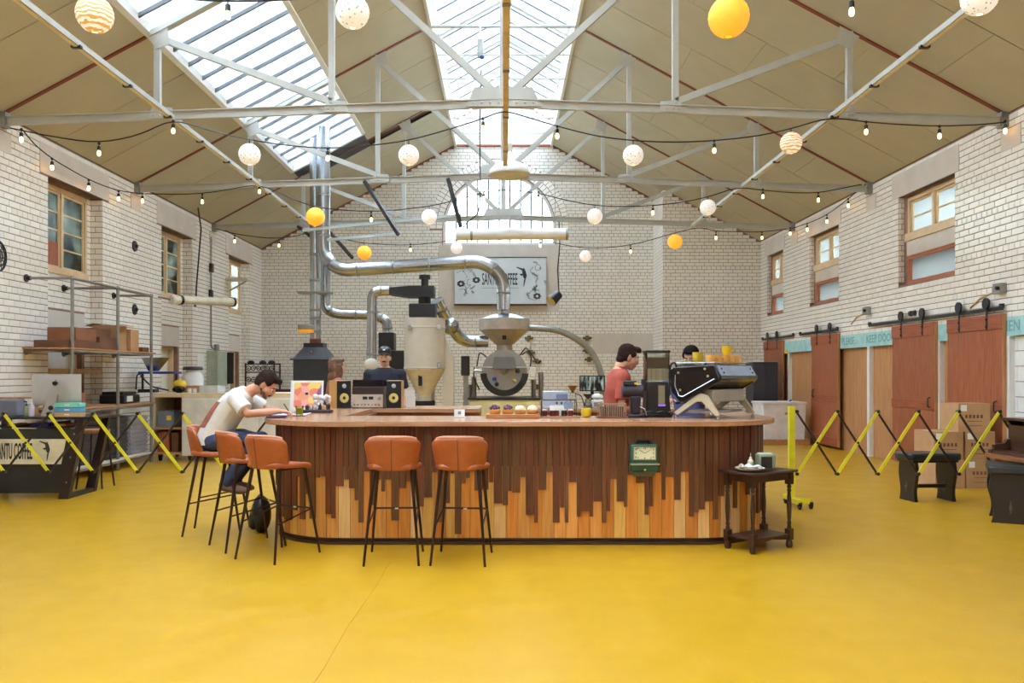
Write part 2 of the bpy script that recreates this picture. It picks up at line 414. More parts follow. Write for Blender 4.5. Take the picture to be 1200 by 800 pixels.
# right wall -----------------------------------------------------
RREC=[(12.19,13.93),(16.41,17.97),(19.67,20.85)]
RZ0,RZ1=2.98,4.46
PL0,PL1,PTOP=9.2,20.9,2.26     # low opening with the boarded partition
wr=MB()
RREC0=[(a-12.0+4*k,b-12.0+4*k) for k in (0,1,2) for a,b in RREC[:1]]
slabs(wr,YF,YB,0,EAVE,[(a,b,RZ0,RZ1) for a,b in RREC]+[(PL0,PL1,0,PTOP)]+[(a,b,RZ0,RZ1) for a,b in RREC0],lambda m,a,b,c,d:m.bx(W,W+.5,a,b,c,d))
for a,b in RREC: slabs(wr,a,b,RZ0,RZ1,[(a,b-.10,3.80,RZ1-.03),(a,b-.10,RZ0+.02,3.46)],lambda m,a_,b_,c,d:m.bx(W+RR,W+.5,a_,b_,c,d))
wr.bx(W+.14,W+.5,PL0,PL1,0,PTOP)
wall_right=struct(wr.build('wall_right',m_mortar),'right wall of cream glazed brick above a boarded partition')
hr=[(a,b,RZ0,RZ1) for a,b in RREC]+[(a-.12,b+.22,RZ1,4.86) for a,b in RREC]+[(PL0-.2,PL1,0,PTOP)]+[(10.62,11.05,4.45,4.72),(14.75,15.15,4.45,4.72),(18.7,19.1,4.45,4.72)]
brick_parts(wall_right,(W,0),(0,1),(-1,0),lay(7.6,YR,0,EAVE-.03,hr,phase=.07),300)
for k,(a,b) in enumerate(RREC):
    rest=MB()
    for br in lay(W,W+RR,RZ0,RZ1,[],phase=.03): brick_v(rest,(0,b),(1,0),(0,-1),br)
    o=rest.build('recess_brickwork',m_brick,wall_right,False,fix=False); o['kind']='stuff'
    MB().bx(W-.012,W+.05,a-.12,b+.22,RZ1,4.86).build('lintel',m_conc,wall_right,bevel=.004)
    MB().bx(W-.014,W+.05,(10.62,14.75,18.7)[k],(11.05,15.15,19.1)[k],4.45,4.72).build('padstone',m_conc,wall_right)
    MB().bx(W+RR-.03,W+RR+.02,a,b-.14,3.46,3.80).build('concrete_panel',m_conc,wall_right)
    x=W+RR+.06; b2=b-.10; mid=(a+b2)/2; z0,z1=3.80,RZ1-.03
    f=MB(); f.bx(x-.06,x+.06,a,a+.06,z0,z1).bx(x-.06,x+.06,b2-.06,b2,z0,z1).bx(x-.06,x+.06,a+.06,b2-.06,z1-.06,z1).bx(x-.115,x+.06,a,b2,z0-.1,z0+.03).bx(x-.06,x+.06,mid-.035,mid+.035,z0+.03,z1-.06)
    o=struct(f.build('window_%d'%(k+4),m_tim,bevel=.006),('right wall casement window nearest the camera','middle casement window of the right wall','far casement window of the right wall')[k])
    sash(o,x,a+.06,mid-.035,z0+.03,z1-.06,2,1,m_tim,.04); sash(o,x,mid+.035,b2-.06,z0+.03,z1-.06,2,1,m_tim,.04)
    lo=MB(); q0,q1=RZ0+.02,3.46
    lo.bx(x-.06,x+.05,a,a+.05,q0,q1).bx(x-.06,x+.05,b2-.05,b2,q0,q1).bx(x-.06,x+.05,a+.05,b2-.05,q0,q0+.05).bx(x-.06,x+.05,a+.05,b2-.05,q1-.05,q1)
    lo=struct(lo.build('window_%d'%(k+7),M('orange_primed_frame',(178,104,70),.6)),('low fixed light under the nearest right window','low fixed light under the middle right window','low fixed light under the far right window')[k])
    MB().bx(x-.003,x+.003,a+.05,b2-.05,q0+.05,q1-.05).build('pane',m_glass,lo)
    portal('window_portal',(W+.52,(a+b2)/2,(RZ0+RZ1)/2),(0,PI/2,0),RZ1-RZ0,b2-a)
for k,(a,b) in enumerate(RREC0):
    o=struct(MB().bx(W+.3,W+.37,a,a+.07,RZ0,RZ1).bx(W+.3,W+.37,b-.07,b,RZ0,RZ1).bx(W+.3,W+.37,a+.07,b-.07,RZ0,RZ0+.07).bx(W+.3,W+.37,a+.07,b-.07,RZ1-.07,RZ1).build('window_%d'%(k+14),m_tim),'right wall window out of frame beside the camera')
    sash(o,W+.33,a+.07,b-.07,RZ0+.07,RZ1-.07,3,2,m_tim)
    portal('window_portal',(W+.52,(a+b)/2,(RZ0+RZ1)/2),(0,PI/2,0),RZ1-RZ0,b-a)
# back wall with arched window ------------------------------------
AX,AZ,AR,AB=PX(585,YB),PZ(268,YB),66*YB/F,PZ(287,YB)
def garch(n=24): return [(AX+AR*math.cos(PI*k/n),AZ+AR*math.sin(PI*k/n)) for k in range(n+1)]
bw=MB(); outer=[(-W,0),(W,0),(W,EAVE),(LX,LZ),(LX,LZ+LU),(0,LZ+LU+LX*.55),(-LX,LZ+LU),(-LX,LZ),(-W,EAVE)]
# face built as two halves around the arch opening
arch=garch()
left=[(-W,0),(AX,0),(AX,AB),(AX-AR,AB)]+list(reversed(arch[12:]))+[(AX,LZ+LU+(LX+AX)*.55),(-LX,LZ+LU),(-LX,LZ),(-W,EAVE)]
right=[(AX,0),(W,0),(W,EAVE),(LX,LZ),(LX,LZ+LU),(0,LZ+LU+LX*.55),(AX,LZ+LU+(LX+AX)*.55)]+list(reversed(arch[:13]))+[(AX+AR,AB),(AX,AB)]
bw.prism(left,YB,YB+.35,'y'); bw.prism(right,YB,YB+.35,'y')
wall_back=struct(bw.build('wall_back',m_mortar,smooth=False),'gabled back wall of cream glazed brick with arched window')
RING=.36
def arch_hole(z):
    if z<AB: return None
    R=AR+RING
    if z<AZ: return (AX-AR-.02,AX+AR+.02)
    if z>AZ+R: return None
    h=math.sqrt(R*R-(z-AZ)**2); return (AX-h,AX+h)
CP=(PX(514,YB),PX(655,YB),PZ(362,YB),AB)
def glim(z):
    if z<EAVE: return (-W,W)
    if z<LZ: h=W-(z-EAVE)/SL
    elif z<LZ+LU: h=LX
    else: h=LX-(z-LZ-LU)/.55
    return (-h,h) if h>.1 else None
hb=[arch_hole,CP,(4.15,W,0,9),(PX(695,YB),PX(765,YB),PZ(412,YB),PZ(393,YB))]
brick_parts(wall_back,(0,YB),(1,0),(0,-1),lay(-W,W,0,LZ+LU+.7,hb,glim),0)
ring=MB()
for rr,n in ((AR+.015,44),(AR+.015+RING/2,50)):
    for k in range(n):
        a0,a1=PI*(k+.06)/n,PI*(k+.94)/n; r0,r1=rr,rr+RING/2-.015
        vs=[(AX+r*math.cos(a),y,AZ+r*math.sin(a)) for y in (YB,YB-.007) for r,a in ((r0,a0),(r1,a0),(r1,a1),(r0,a1))]
        ring.add(vs,[(4,5,6,7),(0,1,5,4),(1,2,6,5),(2,3,7,6),(3,0,4,7)])
o=ring.build('arch_voussoirs',m_brick,wall_back,False); o['kind']='stuff'
MB().bx(CP[0],CP[1],YB-.01,YB+.05,CP[2]-.05,CP[3]+.0).build('concrete_panel',m_conc,wall_back)
MB().bx(PX(695,YB),PX(765,YB),YB-.008,YB+.05,PZ(412,YB)-.06,PZ(393,YB)+.06).build('plaster_patch',m_conc,wall_back)
# arched window
aw=MB(); y0,y1=YB+.06,YB+.14
op=[(AX+AR,AB)]+arch+[(AX-AR,AB)]; ri=AR-.07
ip=[(AX+ri,AB+.07)]+[(AX+ri*math.cos(PI*k/24),AZ+ri*math.sin(PI*k/24)) for k in range(25)]+[(AX-ri,AB+.07)]
n=len(op)
aw.add([(p[0],y,p[1]) for y in (y0,y1) for q in (op,ip) for p in q],
  [f for i in range(n) for j in [(i+1)%n] for f in ((i,j,n+j,n+i),(2*n+i,3*n+i,3*n+j,2*n+j),(i,2*n+i,2*n+j,j),(n+i,n+j,3*n+j,3*n+i))])
win_arch=struct(aw.build('window_10',m_white),'large arched window glowing white in the back wall')
nb=10
for k in range(nb):
    xa,xb=AX-ri+2*ri*k/nb,AX-ri+2*ri*(k+1)/nb
    def top(x): return AZ+math.sqrt(max(0,ri*ri-(x-AX)**2))
    pts=[(xa,AB+.07),(xb,AB+.07)]+[(xb+(xa-xb)*t/5,top(xb+(xa-xb)*t/5)) for t in range(6)]
    MB().prism(pts,YB+.097,YB+.103,'y').build('pane',m_glass,win_arch,False)
    if k: MB().bx(xa-.024,xa+.024,y0+.01,y1-.01,AB+.07,top(xa)).build('glazing_bar',M('grey_glazing_bar',(84,92,98),.5),win_arch)
portal('arch_portal',(AX,YB+.4,AZ+.5),(PI/2,0,PI),2*AR,2.0)
# right-hand projecting part of the back wall
XR=4.12
wb=MB().prism([(XR,0),(W,0),(W,EAVE),(XR,roofz(XR))],YR,YB,'y').build('wall_pier',m_mortar,smooth=False)
struct(wb,'projecting cream brick section at the right of the back wall')
brick_parts(wb,(0,YR),(1,0),(0,-1),lay(XR+.002,W,0,roofz(XR),[],lambda z:(XR,W-(max(z,EAVE)-EAVE)/SL)),0)
rest=MB()
for br in lay(YR+.002,YB,0,roofz(XR)-.05,[]): brick_v(rest,(XR,0),(0,1),(-1,0),br)
o=rest.build('side_brickwork',m_brick,wb,False,fix=False); o['kind']='stuff'
struct(MB().prism([(-W,0),(W,0),(W,EAVE),(LX,LZ),(LX,LZ+LU),(0,LZ+LU+LX*.55),(-LX,LZ+LU),(-LX,LZ),(-W,EAVE)],YF-.3,YF,'y').build('wall_front',m_brick,smooth=False),'front wall behind the camera')
# ------------------------------------------------------------------ roof
def root(name):
    o=bpy.data.objects.new(name,None); C.objects.link(o); return o
def slope_box(mb,xa,xb,ya,yb,lift,th,side):
    """slab lying on the roof plane, |x| from xa (low) to xb (high)"""
    vs=[]
    for l in (lift,lift+th):
        for x,y in ((xa,ya),(xb,ya),(xb,yb),(xa,yb)): vs.append((side*x,y,roofz(x)+l))
    return mb.add(vs,[(0,3,2,1),(4,5,6,7),(0,1,5,4),(1,2,6,5),(2,3,7,6),(3,0,4,7)])
ceil=struct(root('ceiling'),'pitched ceiling of tan boards with red steel rafters')
dk=MB()
slope_box(dk,W+.5,-SKX0,YF,YB+.3,.05,.08,-1); slope_box(dk,-SKX1,LX,YF,YB+.3,.05,.08,-1)
slope_box(dk,-SKX0,-SKX1,YF,SKY0,.05,.08,-1); slope_box(dk,-SKX0,-SKX1,SKY1,YB+.3,.05,.08,-1)
slope_box(dk,W+.5,LX,YF,YB+.3,.05,.08,1)
dk.build('roof_deck',m_deck,ceil,False)
TRY=[10.94,14.95,18.9]
PW=4.0/3
ys=[]; y=TRY[0]-PW*12
while y<YB: ys.append(y); y+=PW
xs=[W-.01,-SKX0,-SKX1,LX]
for side in (-1,1):
    for i,y in enumerate(ys):
        ya,yb=max(YF,y+.009),min(YB,y+PW-.009)
        if yb<=YF+.1: continue
        rows=list(zip(xs,xs[1:])) if side<0 else [[(W-.01,4.9),(4.9,3.1),(3.1,LX)],[(W-.01,5.7),(5.7,3.9),(3.9,LX)]][i%2]
        for xa,xb in rows:
            if side<0 and xa==-SKX0:
                if yb<=SKY1+.7: continue
                ya=max(ya,SKY1+1.0)
                if yb-ya<.1: continue
            slope_box(MB(),xa-.004,xb+.004,ya,yb,0,.012,side).build('ceiling_board',m_ceil,ceil,False)
for side in (-1,1):
    for ty in TRY+[YB-.02]:
        m=MB(); slope_box(m,W,LX,ty-.03,ty+.03,-.022,.02,side); m.build('rafter_flange',m_oxide,ceil,False)
slope_box(MB(),-SKX0,-SKX1,SKY1+.05,SKY1+.98,-.01,.03,-1).build('black_flue_sheet',m_black,ceil,False)
# long left skylight
sk=struct(root('window_17'),'long glazed skylight in the left roof slope')
def skybar(xa,xb,ya,yb,l,t,name,mat,par): return slope_box(MB(),xa,xb,ya,yb,l,t,-1).build(name,mat,par,False)
skybar(-SKX0+.04,-SKX0-.03,SKY0,SKY1,-.03,.16,'skylight_curb',m_white,sk); skybar(-SKX1+.03,-SKX1-.04,SKY0,SKY1,-.03,.16,'skylight_curb',m_white,sk)
skybar(-SKX0,-SKX1,SKY1-.04,SKY1+.04,-.03,.16,'skylight_curb',m_white,sk); skybar(-SKX0,-SKX1,SKY0-.04,SKY0+.04,-.03,.16,'skylight_curb',m_white,sk)
nb=40; dy=(SKY1-SKY0)/nb
m_bar=M('lead_glazing_bar',(96,100,104),.5)
for i in range(nb):
    ya=SKY0+i*dy
    skybar(-SKX0,-SKX1,ya+.02,ya+dy-.02,.075,.006,'pane',m_sky,sk)
    if i: skybar(-SKX0,-SKX1,ya-.018,ya+.018,.02,.07,'glazing_bar',m_bar,sk)
for ty in TRY:
    if ty<SKY1: skybar(-SKX0,-SKX1,ty-.06,ty+.06,-.06,.07,'skylight_rafter',m_paint,sk)
# ridge lantern
lan=struct(root('window_18'),'glazed lantern along the ridge of the roof')
for s in (-1,1):
    MB().bx(s*LX-.03,s*LX+.03,LY0,YB,LZ-.05,LZ+.12).build('lantern_curb',m_white,lan)
    MB().bx(s*LX-.03,s*LX+.03,LY0,YB,LZ+LU-.08,LZ+LU).build('lantern_plate',m_white,lan)
    n=20; dy=(YB-LY0)/n
    for i in range(n):
        y=LY0+i*dy
        MB().bx(s*LX-.005,s*LX+.005,y,y+dy,LZ+.12,LZ+LU-.08).build('pane',m_sky,lan)
        if y>9:
            MB().bx(s*LX-.03,s*LX+.03,y-.03,y+.03,LZ+.12,LZ+LU-.08).build('mullion',m_white,lan)
    n=40; dy=(YB-LY0)/n; T2=.55
    for i in range(n):
        y=LY0+i*dy
        def sl(xa,xb,ya,yb,l,t):
            vs=[]
            for q in (l,l+t):
                for x,yy in ((xa,ya),(xb,ya),(xb,yb),(xa,yb)): vs.append((s*x,yy,LZ+LU+(LX-x)*T2+q))
            return MB().add(vs,[(0,3,2,1),(4,5,6,7),(0,1,5,4),(1,2,6,5),(2,3,7,6),(3,0,4,7)])
        sl(LX,0,y+.015,y+dy-.015,.03,.006).build('pane',m_sky,lan,False)
        if y>9: sl(LX,0,y-.014,y+.014,.0,.04).build('glazing_bar',m_bar,lan,False)
    for ty in TRY+[TRY[0]+2.0,TRY[1]+2.0]:
        sl2=MB(); vs=[]
        for q in (-.1,0):
            for x,yy in ((LX,ty-.06),(0,ty-.06),(0,ty+.06),(LX,ty+.06)): vs.append((s*x,yy,LZ+LU+(LX-x)*T2+q))
        sl2.add(vs,[(0,3,2,1),(4,5,6,7),(0,1,5,4),(1,2,6,5),(2,3,7,6),(3,0,4,7)]).build('lantern_rafter',m_paint,lan,False)
MB().bx(-.04,.04,LY0,YB,LZ+LU+LX*.55-.08,LZ+LU+LX*.55+.05).build('lantern_ridge',m_white,lan)
y=TRY[0]-4+PW; i=0
while y<YB-.3:
    MB().cyl((-LX,y,LZ-.02),(LX,y,LZ-.02),.03 if i%3==2 else .017,n=8).build('cross_rod',m_paint,lan); y+=PW; i+=1
MB().bx(-LX,LX,YB-.05,YB,LZ-.05,LZ+.0).build('gable_rail',m_oxide,lan)
# ------------------------------------------------------------------ trusses
def tiez(x): return 5.07-.24*abs(x)/W
def truss(y,label):
    t=T('roof_truss',label,'roof truss',(0,y,0),group='white steel roof trusses')
    for s in (-1,1):
        MB().bar((s*(W-.02),0,tiez(W)),(0,0,tiez(0)),.05,.105).build('tie_beam',m_paint,t)
        MB().bar((s*(W-.02),-.0,tiez(W)+.05),(0,0,tiez(0)+.05),.12,.012).build('tie_flange',m_paint,t)
        for x,strut in ((4.57,2.27),(2.27,.06)):
            MB().bx(s*x-.04,s*x+.04,-.035,.035,tiez(x),roofz(x)-.03).build('post',m_paint,t)
            MB().bar((s*x,0,roofz(x)-.1),(s*strut,0,tiez(strut)+.1),.07,.085).build('strut',m_paint,t)
            z=roofz(x)
            g=MB().prism([(s*(x+.12),z-.04-.12*SL),(s*(x-.14),z-.04+.14*SL),(s*(x-.18),z-.2),(s*(x),z-.27)],-.045,-.03,'y').build('gusset_plate',m_paint,t,False)
            zz=tiez(x)
            g2=MB().prism([(s*(x+.1),zz-.04),(s*(x-.22),zz-.04),(s*(x-.2),zz+.1),(s*(x+.06),zz+.12)],-.045,-.03,'y').build('gusset_plate',m_paint,t,False)
            for dx,dz in ((-.03,.0),(.04,.0),(-.12,.0),(0,.08)): MB().sph((s*(x+dx*s),-.05,zz+dz),.017,(1,.6,1),8,5).build('rivet',m_paint,g2)
        MB().bx(s*W-(.1 if s>0 else .02),s*W+(.02 if s>0 else .1),-.06,.06,tiez(W)-.08,tiez(W)+.12).build('wall_shoe',m_galv,t)
    MB().bx(-.05,.05,-.03,.03,tiez(0),LZ+LU).build('king_post',m_paint,t)
    g=MB().prism([(-.5,tiez(0)-.05),(.5,tiez(0)-.05),(.38,tiez(0)+.2),(-.38,tiez(0)+.2)],-.05,-.03,'y').build('gusset_plate',m_paint,t,False)
    for k in range(8): MB().sph((-.4+.114*k,-.055,tiez(0)),.02,(1,.6,1),8,5).build('rivet',m_paint,g)
    return t
truss(TRY[0],'white steel roof truss nearest the camera'); truss(TRY[1],'middle white steel roof truss carrying the dome lamp'); truss(TRY[2],'far white steel roof truss before the back wall')
for x,lab in ((-4.37,'grey cable tray running under the left side of the trusses'),(4.31,'grey cable tray running under the right side of the trusses')):
    t=T('cable_tray',lab,'cable tray',(x,0,4.86))
    MB().bx(-.035,.035,3.0,18.9,-.01,.05).build('tray',m_paint,t); MB().bx(-.02,.02,3.0,18.9,-.02,-.01).build('cable',M('cream_cable',(226,208,160),.5),t)
    for k in range(12): MB().bx(-.05,.05,5+k*1.15,5.05+k*1.15,-.028,.0).build('clip',m_black,t)
t=T('cable_tray','cream cable tray under the middle of the trusses above the dome lamp','cable tray',(0.03,0,4.98))
MB().bx(-.035,.035,3.0,13.75,-.03,.03).build('tray',M('cream_tray',(220,196,140),.6),t)
for k in range(5): MB().bx(-.042,.042,6+k*1.7,6.06+k*1.7,-.04,.032).build('clip',m_galv,t)
# ------------------------------------------------------------------ bar
HC=1.09
bar_=T('bar_counter','large rounded island bar clad in dark and honey wooden slats','bar counter',(0,0,0))
BX0,BX1,BY0,BY1,BR=-2.14,2.44,7.27,10.55,.73
def cshape(x0,x1,y0,y1,r,ix0,ix1,iy0,iy1,gx0,gx1):
    """outer rounded rectangle, open at the rear between gx0 and gx1, hollow inside"""
    o=rrect(x0,x1,y0,y1,r,10)      # starts at right rear corner, anticlockwise
    a=o[:11]; b=o[11:]
    return [(gx1,iy1),(gx1,y1)][::-1][:0]+[(gx1,iy1),(ix1,iy1),(ix1,iy0),(ix0,iy0),(ix0,iy1),(gx0,iy1),(gx0,y1)]+b+a+[(gx1,y1)]
GX0,GX1=-.28,.42
MB().prism(cshape(BX0+.02,BX1-.02,BY0+.02,BY1-.02,BR-.02,-1.5,2.2,8.05,9.8,GX0,GX1),.06,1.042,'z').build('carcass',wood('inner_panel_wood',(150,92,54),(128,74,42),.5,rnd=0),bar_,False)
MB().prism(cshape(BX0+.03,BX1-.03,BY0+.03,BY1-.03,BR-.03,-1.45,2.25,8.0,9.85,GX0,GX1),0,.06,'z').build('plinth',M('dark_plinth',(58,36,26),.5),bar_,False)
# plinth moulding
def path(n=14,off=0):
    o=rrect(BX0-off,BX1+off,BY0-off,BY1+off,BR+off,n); return o[n+1:]+o[:n+1]   # from left rear, around the front, to right rear
for z0,z1,of in ((.0,.03,.005),(.036,.058,-.006)):
    pts=path(14,of); ins=path(14,of-.03); m=MB(); n=len(pts)
    vs=[(p[0],p[1],z) for z in (z0,z1) for q in (pts,ins) for p in q]
    m.add(vs,[f for i in range(n-1) for f in ((i,i+1,2*n+i+1,2*n+i),(2*n+i,2*n+i+1,3*n+i+1,3*n+i))])
    m.build('plinth_moulding',M('dark_plinth',(58,36,26),.5),bar_,True)
pts=path(24,.004); ins=path(24,-.02); m=MB(); n=len(pts)
m.add([(p[0],p[1],z) for z in (.66,1.041) for q in (pts,ins) for p in q],[f for i in range(n-1) for f in ((i,i+1,2*n+i+1,2*n+i),(2*n+i,2*n+i+1,3*n+i+1,3*n+i))])
m.build('gap_shade_band',M('gap_shade',(34,20,14),.8),bar_,True)  # added dark liner, its colour stands in for shade in the slat gaps
class Walk:
    def __init__(s,off=0):
        p=path(24,off); s.p=[Vector((a,b)) for a,b in p]; s.d=[0]
        for a,b in zip(s.p,s.p[1:]): s.d.append(s.d[-1]+(b-a).length)
    def at(s,t):
        t=max(0,min(s.d[-1]-1e-6,t)); i=0
        while s.d[i+1]<t: i+=1
        a,b=s.p[i],s.p[i+1]; u=(b-a); f=(t-s.d[i])/u.length; u.normalize(); return a+(b-a)*f,u
wk=Walk()
# s of the front middle: where x crosses 0 on y=BY0
def s_of_x(x):
    i=[k for k in range(len(wk.p)-1) if abs(wk.p[k].y-BY0)<1e-4 and abs(wk.p[k+1].y-BY0)<1e-4][0]
    return wk.d[i]+(x-wk.p[i].x)
S0=s_of_x(0.0)
def plank(name,sa,sb,za,zb,d0,d1,mat):
    (pa,u),(pb,v)=wk.at(sa),wk.at(sb)
    d=(pb-pa).normalized(); nrm=Vector((d.y,-d.x))
    g=.002
    a=pa+d*g; b=pb-d*g; m=MB(); 
    q=[(a+nrm*d0),(b+nrm*d0),(b+nrm*d1),(a+nrm*d1)]
    m.add([(p.x,p.y,z) for z in (za,zb) for p in q],[(0,3,2,1),(4,5,6,7),(0,1,5,4),(1,2,6,5),(2,3,7,6),(3,0,4,7)])
    return m.build(name,mat,bar_,False)
KP=7.27/F
oaks=[m_oak,wood('amber_oak',(208,134,52),(186,112,40),.4,rnd=.12),wood('pale_oak',(222,178,116),(204,156,94),.4,rnd=.1),wood('yellow_oak',(214,166,82),(196,144,64),.4,rnd=.1)]
walns=[m_walnut,wood('red_walnut',(106,52,31),(80,38,22),.4),wood('brown_walnut',(110,67,38),(84,50,28),.4)]
rg=random.Random(3)
# honey planks around the whole outside
s=.4; tot=wk.d[-1]
while s<tot-.4:
    wd=.105; (p,_)=wk.at(s)
    plank('honey_plank',s,s+wd,.062,.69,.0,.012,oaks[rg.choice((0,0,1,1,2,3))]); s+=wd
# dark slats: (left px, right px, bottom px) read along the straight front
def cv(lst,x0,y0,k): return [(x0+a/k,x0+b/k,y0+c/k) for a,b,c in lst]
front=cv([(612,636,410),(636,665,485),(665,680,330),(680,715,385),(715,740,300),(740,757,418),(757,770,320),(770,795,355),(795,823,455),(823,850,295),(850,872,470),(872,894,400)],200,500,4.705)
front+=cv([(0,20,460),(20,65,450),(65,90,290),(90,122,338),(122,143,403),(143,173,527),(173,205,245),(205,245,430),(245,268,290),(268,290,355),(290,323,290),(323,366,515),(366,405,337),(405,440,300),(440,463,296),(463,503,438),(503,550,388),(550,577,250),(577,615,525),(615,648,420),(648,672,255),(672,710,590),(710,733,310),(733,757,280),(757,780,245),(780,820,350),(820,860,345),(860,886,305),(886,935,420),(935,967,430),(967,988,352)],390,500,4.705)
front+=cv([(0,52,410),(52,84,312),(84,136,548),(136,162,598),(162,214,392),(214,252,282),(252,298,598),(298,328,503),(328,353,598),(353,402,345),(402,430,560),(430,482,525),(482,507,560),(507,560,465),(560,588,597),(588,613,525),(613,652,325),(652,697,465),(697,720,500)],600,500,5.336)
front+=cv([(80,130,300),(130,185,350),(185,213,548),(213,238,495),(238,290,285),(290,318,455),(318,370,312),(370,412,455),(412,462,280),(462,493,558),(493,523,535),(523,548,355),(548,577,320),(577,612,272),(612,640,437),(640,658,290),(658,695,348)],720,500,5.336)
front=[q for q in front if (q[0]-CX)*KP>-1.41 and (q[1]-CX)*KP<1.72]
front.sort()
for i,(a,b,c) in enumerate(front):
    b2=front[i+1][0] if i+1<len(front) and front[i+1][0]-b<4 else b
    z=CH-(c-CY)*7.25/F
    plank('dark_slat',S0+(a-CX)*KP,S0+(b2-CX)*KP,max(.07,z),1.041,.012,.024+rg.random()*.012,rg.choice(walns))
sl_=S0+(front[0][0]-CX)*KP; sr_=S0+(front[-1][1]-CX)*KP
s=.4
while s<sl_-.005:
    e=min(s+rg.choice((.04,.05,.055,.07)),sl_); plank('dark_slat',s,e,rg.choice((.18,.25,.33,.42,.5,.56))+rg.random()*.06,1.041,.012,.024+rg.random()*.012,rg.choice(walns)); s=e
s=sr_
while s<tot-.4:
    e=s+rg.choice((.04,.05,.055,.07)); plank('dark_slat',s,e,rg.choice((.2,.28,.38,.48,.55,.6))+rg.random()*.05,1.041,.012,.024+rg.random()*.012,rg.choice(walns)); s=e
# worktop in three boards
o=rrect(-2.27,2.57,7.13,10.68,.86,14); rr,lr,lf,rf=o[:15],o[15:30],o[30:45],o[45:]
XS=-1.19
pl=[(XS,8.1),(-1.55,8.1),(-1.55,9.75),(GX0,9.75),(GX0,10.68)]+lr+lf+[(XS,7.13)]
pr=[(XS,7.13)]+rf+rr+[(GX1,10.68),(GX1,9.75),(2.2,9.75),(2.2,8.1),(XS,8.1)]
ct=T('bar_worktop','pale pinkish-brown wooden worktop curving around the island bar','worktop')
MB().prism(pl,1.043,HC+.001,'z').build('worktop_board',m_slab,ct,False,bevel=.004)
MB().prism(pr,1.047,HC,'z').build('worktop_board',m_slab,ct,False,bevel=.004)
# ------------------------------------------------------------------ bar stools
m_tan=M('tan_leather',(162,84,44),.42,var=.14,scale=9,bump=.08,bscale=90)
m_legs=M('dark_bronze_leg',(48,26,24),.4,.3)
def make_stool():
    t=T('bar_stool','','bar stool')
    # backrest: curved shell, wider and rounded at the top
    def back(u,v):
        q=2*u-1; e=max(0,(v-.62)/.38); b=max(0,(.3-v)/.3)
        wd=.232*(1-.17*(1-v))*math.sqrt(max(0,1-e**5*.38))*(1-.16*b*b)
        x=wd*q; 
        z=.735+.265*v-.022*abs(q)**4*e-.0*q
        y=-.215-.045*v+.15*abs(q)**2.2*(1-.25*v)
        return (x,y,z)
    b=MB().grid(back,14,10).build('backrest',m_tan,t,solid=.034,sub=1)
    MB().tube([(0,back(.5,v)[1]-.019,back(.5,v)[2]) for v in (0,.25,.5,.75,.97)],.0035,6).build('seam',M('tan_stitch',(110,56,30),.6),b)
    MB().tube([(lambda p:(p[0],p[1],p[2]+.004))(back(u/16,1)) for u in range(17)],.013,8).build('piping',M('pale_tan_edge',(196,136,98),.5),b)
    def seat(u,v):
        q=2*u-1; r=2*v-1
        k=.93 if abs(r)>.9 else 1
        x=.222*q*math.sqrt(1-.32*r*r*abs(r))*(1-.16*max(0,-r)); y=.0+.225*r*math.sqrt(1-.25*q*q*abs(q))
        z=.750+.012*abs(q)**3*(1-max(0,r)*.8)-.028*max(0,r)**4+.012*max(0,-r)**2
        return (x,y,z)
    MB().grid(seat,12,12).build('seat',m_tan,t,solid=.045,sub=1)
    for sx in (-1,1):
        for sy in (-1,1): MB().cyl((sx*.15,sy*.14,.735),(sx*.215,sy*.262,.0),.0155,.0095,n=10).build('leg',m_legs,t)
        MB().bar((sx*.15,-.15,.733),(sx*.15,.15,.733),.025,.02).build('seat_rail',m_legs,t)
    def lp(sx,sy,z): k=(.735-z)/.735; return (sx*(.15+.065*k),sy*(.14+.122*k),z)
    for sx in (-1,1): MB().cyl(lp(sx,-1,.30),lp(sx,1,.38),.007,n=8).build('foot_rail',m_legs,t)
    MB().cyl(lp(-1,1,.38),lp(1,1,.38),.008,n=8).build('foot_rail',m_legs,t)
    MB().box((0,lp(1,1,.38)[1],.378),(.03,.02,.012)).build('rail_pad',m_white,t)
    return t
st0=make_stool()
spots=[(-.885,6.72,math.radians(2),'tan leather bar stool left of the pair facing the bar front'),
       (-.335,6.71,math.radians(-5),'tan leather bar stool right of the pair facing the bar front'),
       (-1.857,6.83,math.radians(-29),'empty tan stool at the bar corner, nearest the camera of the left cluster'),
       (-2.24,7.24,math.radians(-53),'tan stool in the left cluster between the empty corner stool and the seated man'),
       (-2.72,7.86,math.radians(-84),'tan stool the man in the white shirt sits on')]
for i,(x,y,r,lab) in enumerate(spots):
    o=st0 if i==0 else copy_tree(st0)
    o.location=(x,y,0); o.rotation_euler=(0,0,r); o['label']=lab; o['group']='tan bar stools along the bar'
# ------------------------------------------------------------------ green time clock on the bar front
Yc=7.235
tc_=T('time_clock','green metal time clock with square dial fixed to the bar front','clock',(PX(753,Yc),Yc,PZ(539,Yc)))
m_gr=M('green_enamel',(34,92,72),.35); m_dial=M('dial_cream',(222,226,196),.5)
MB().prism([(-.118,-.02),(.118,-.02),(.118,.145),(-.118,.145)],-.10,.0,'y').build('upper_case',m_gr,tc_,bevel=.012)
MB().prism([(-.122,-.085),(.122,-.085),(.122,-.012),(-.122,-.012)],-.115,.0,'y').build('lower_case',M('deep_green_enamel',(20,72,56),.35),tc_,bevel=.01)
MB().prism([(-.11,-.085),(.11,-.085),(.09,-.135),(-.09,-.135)],-.08,.0,'y').build('base_plate',M('grey_cast_base',(86,90,84),.5),tc_,bevel=.006)
MB().bx(-.128,.128,-.12,-.10,-.03,-.018).build('chrome_trim',m_steel,tc_)
d=MB().bx(-.098,.098,-.106,-.1,.012,.128).build('dial',m_dial,tc_)
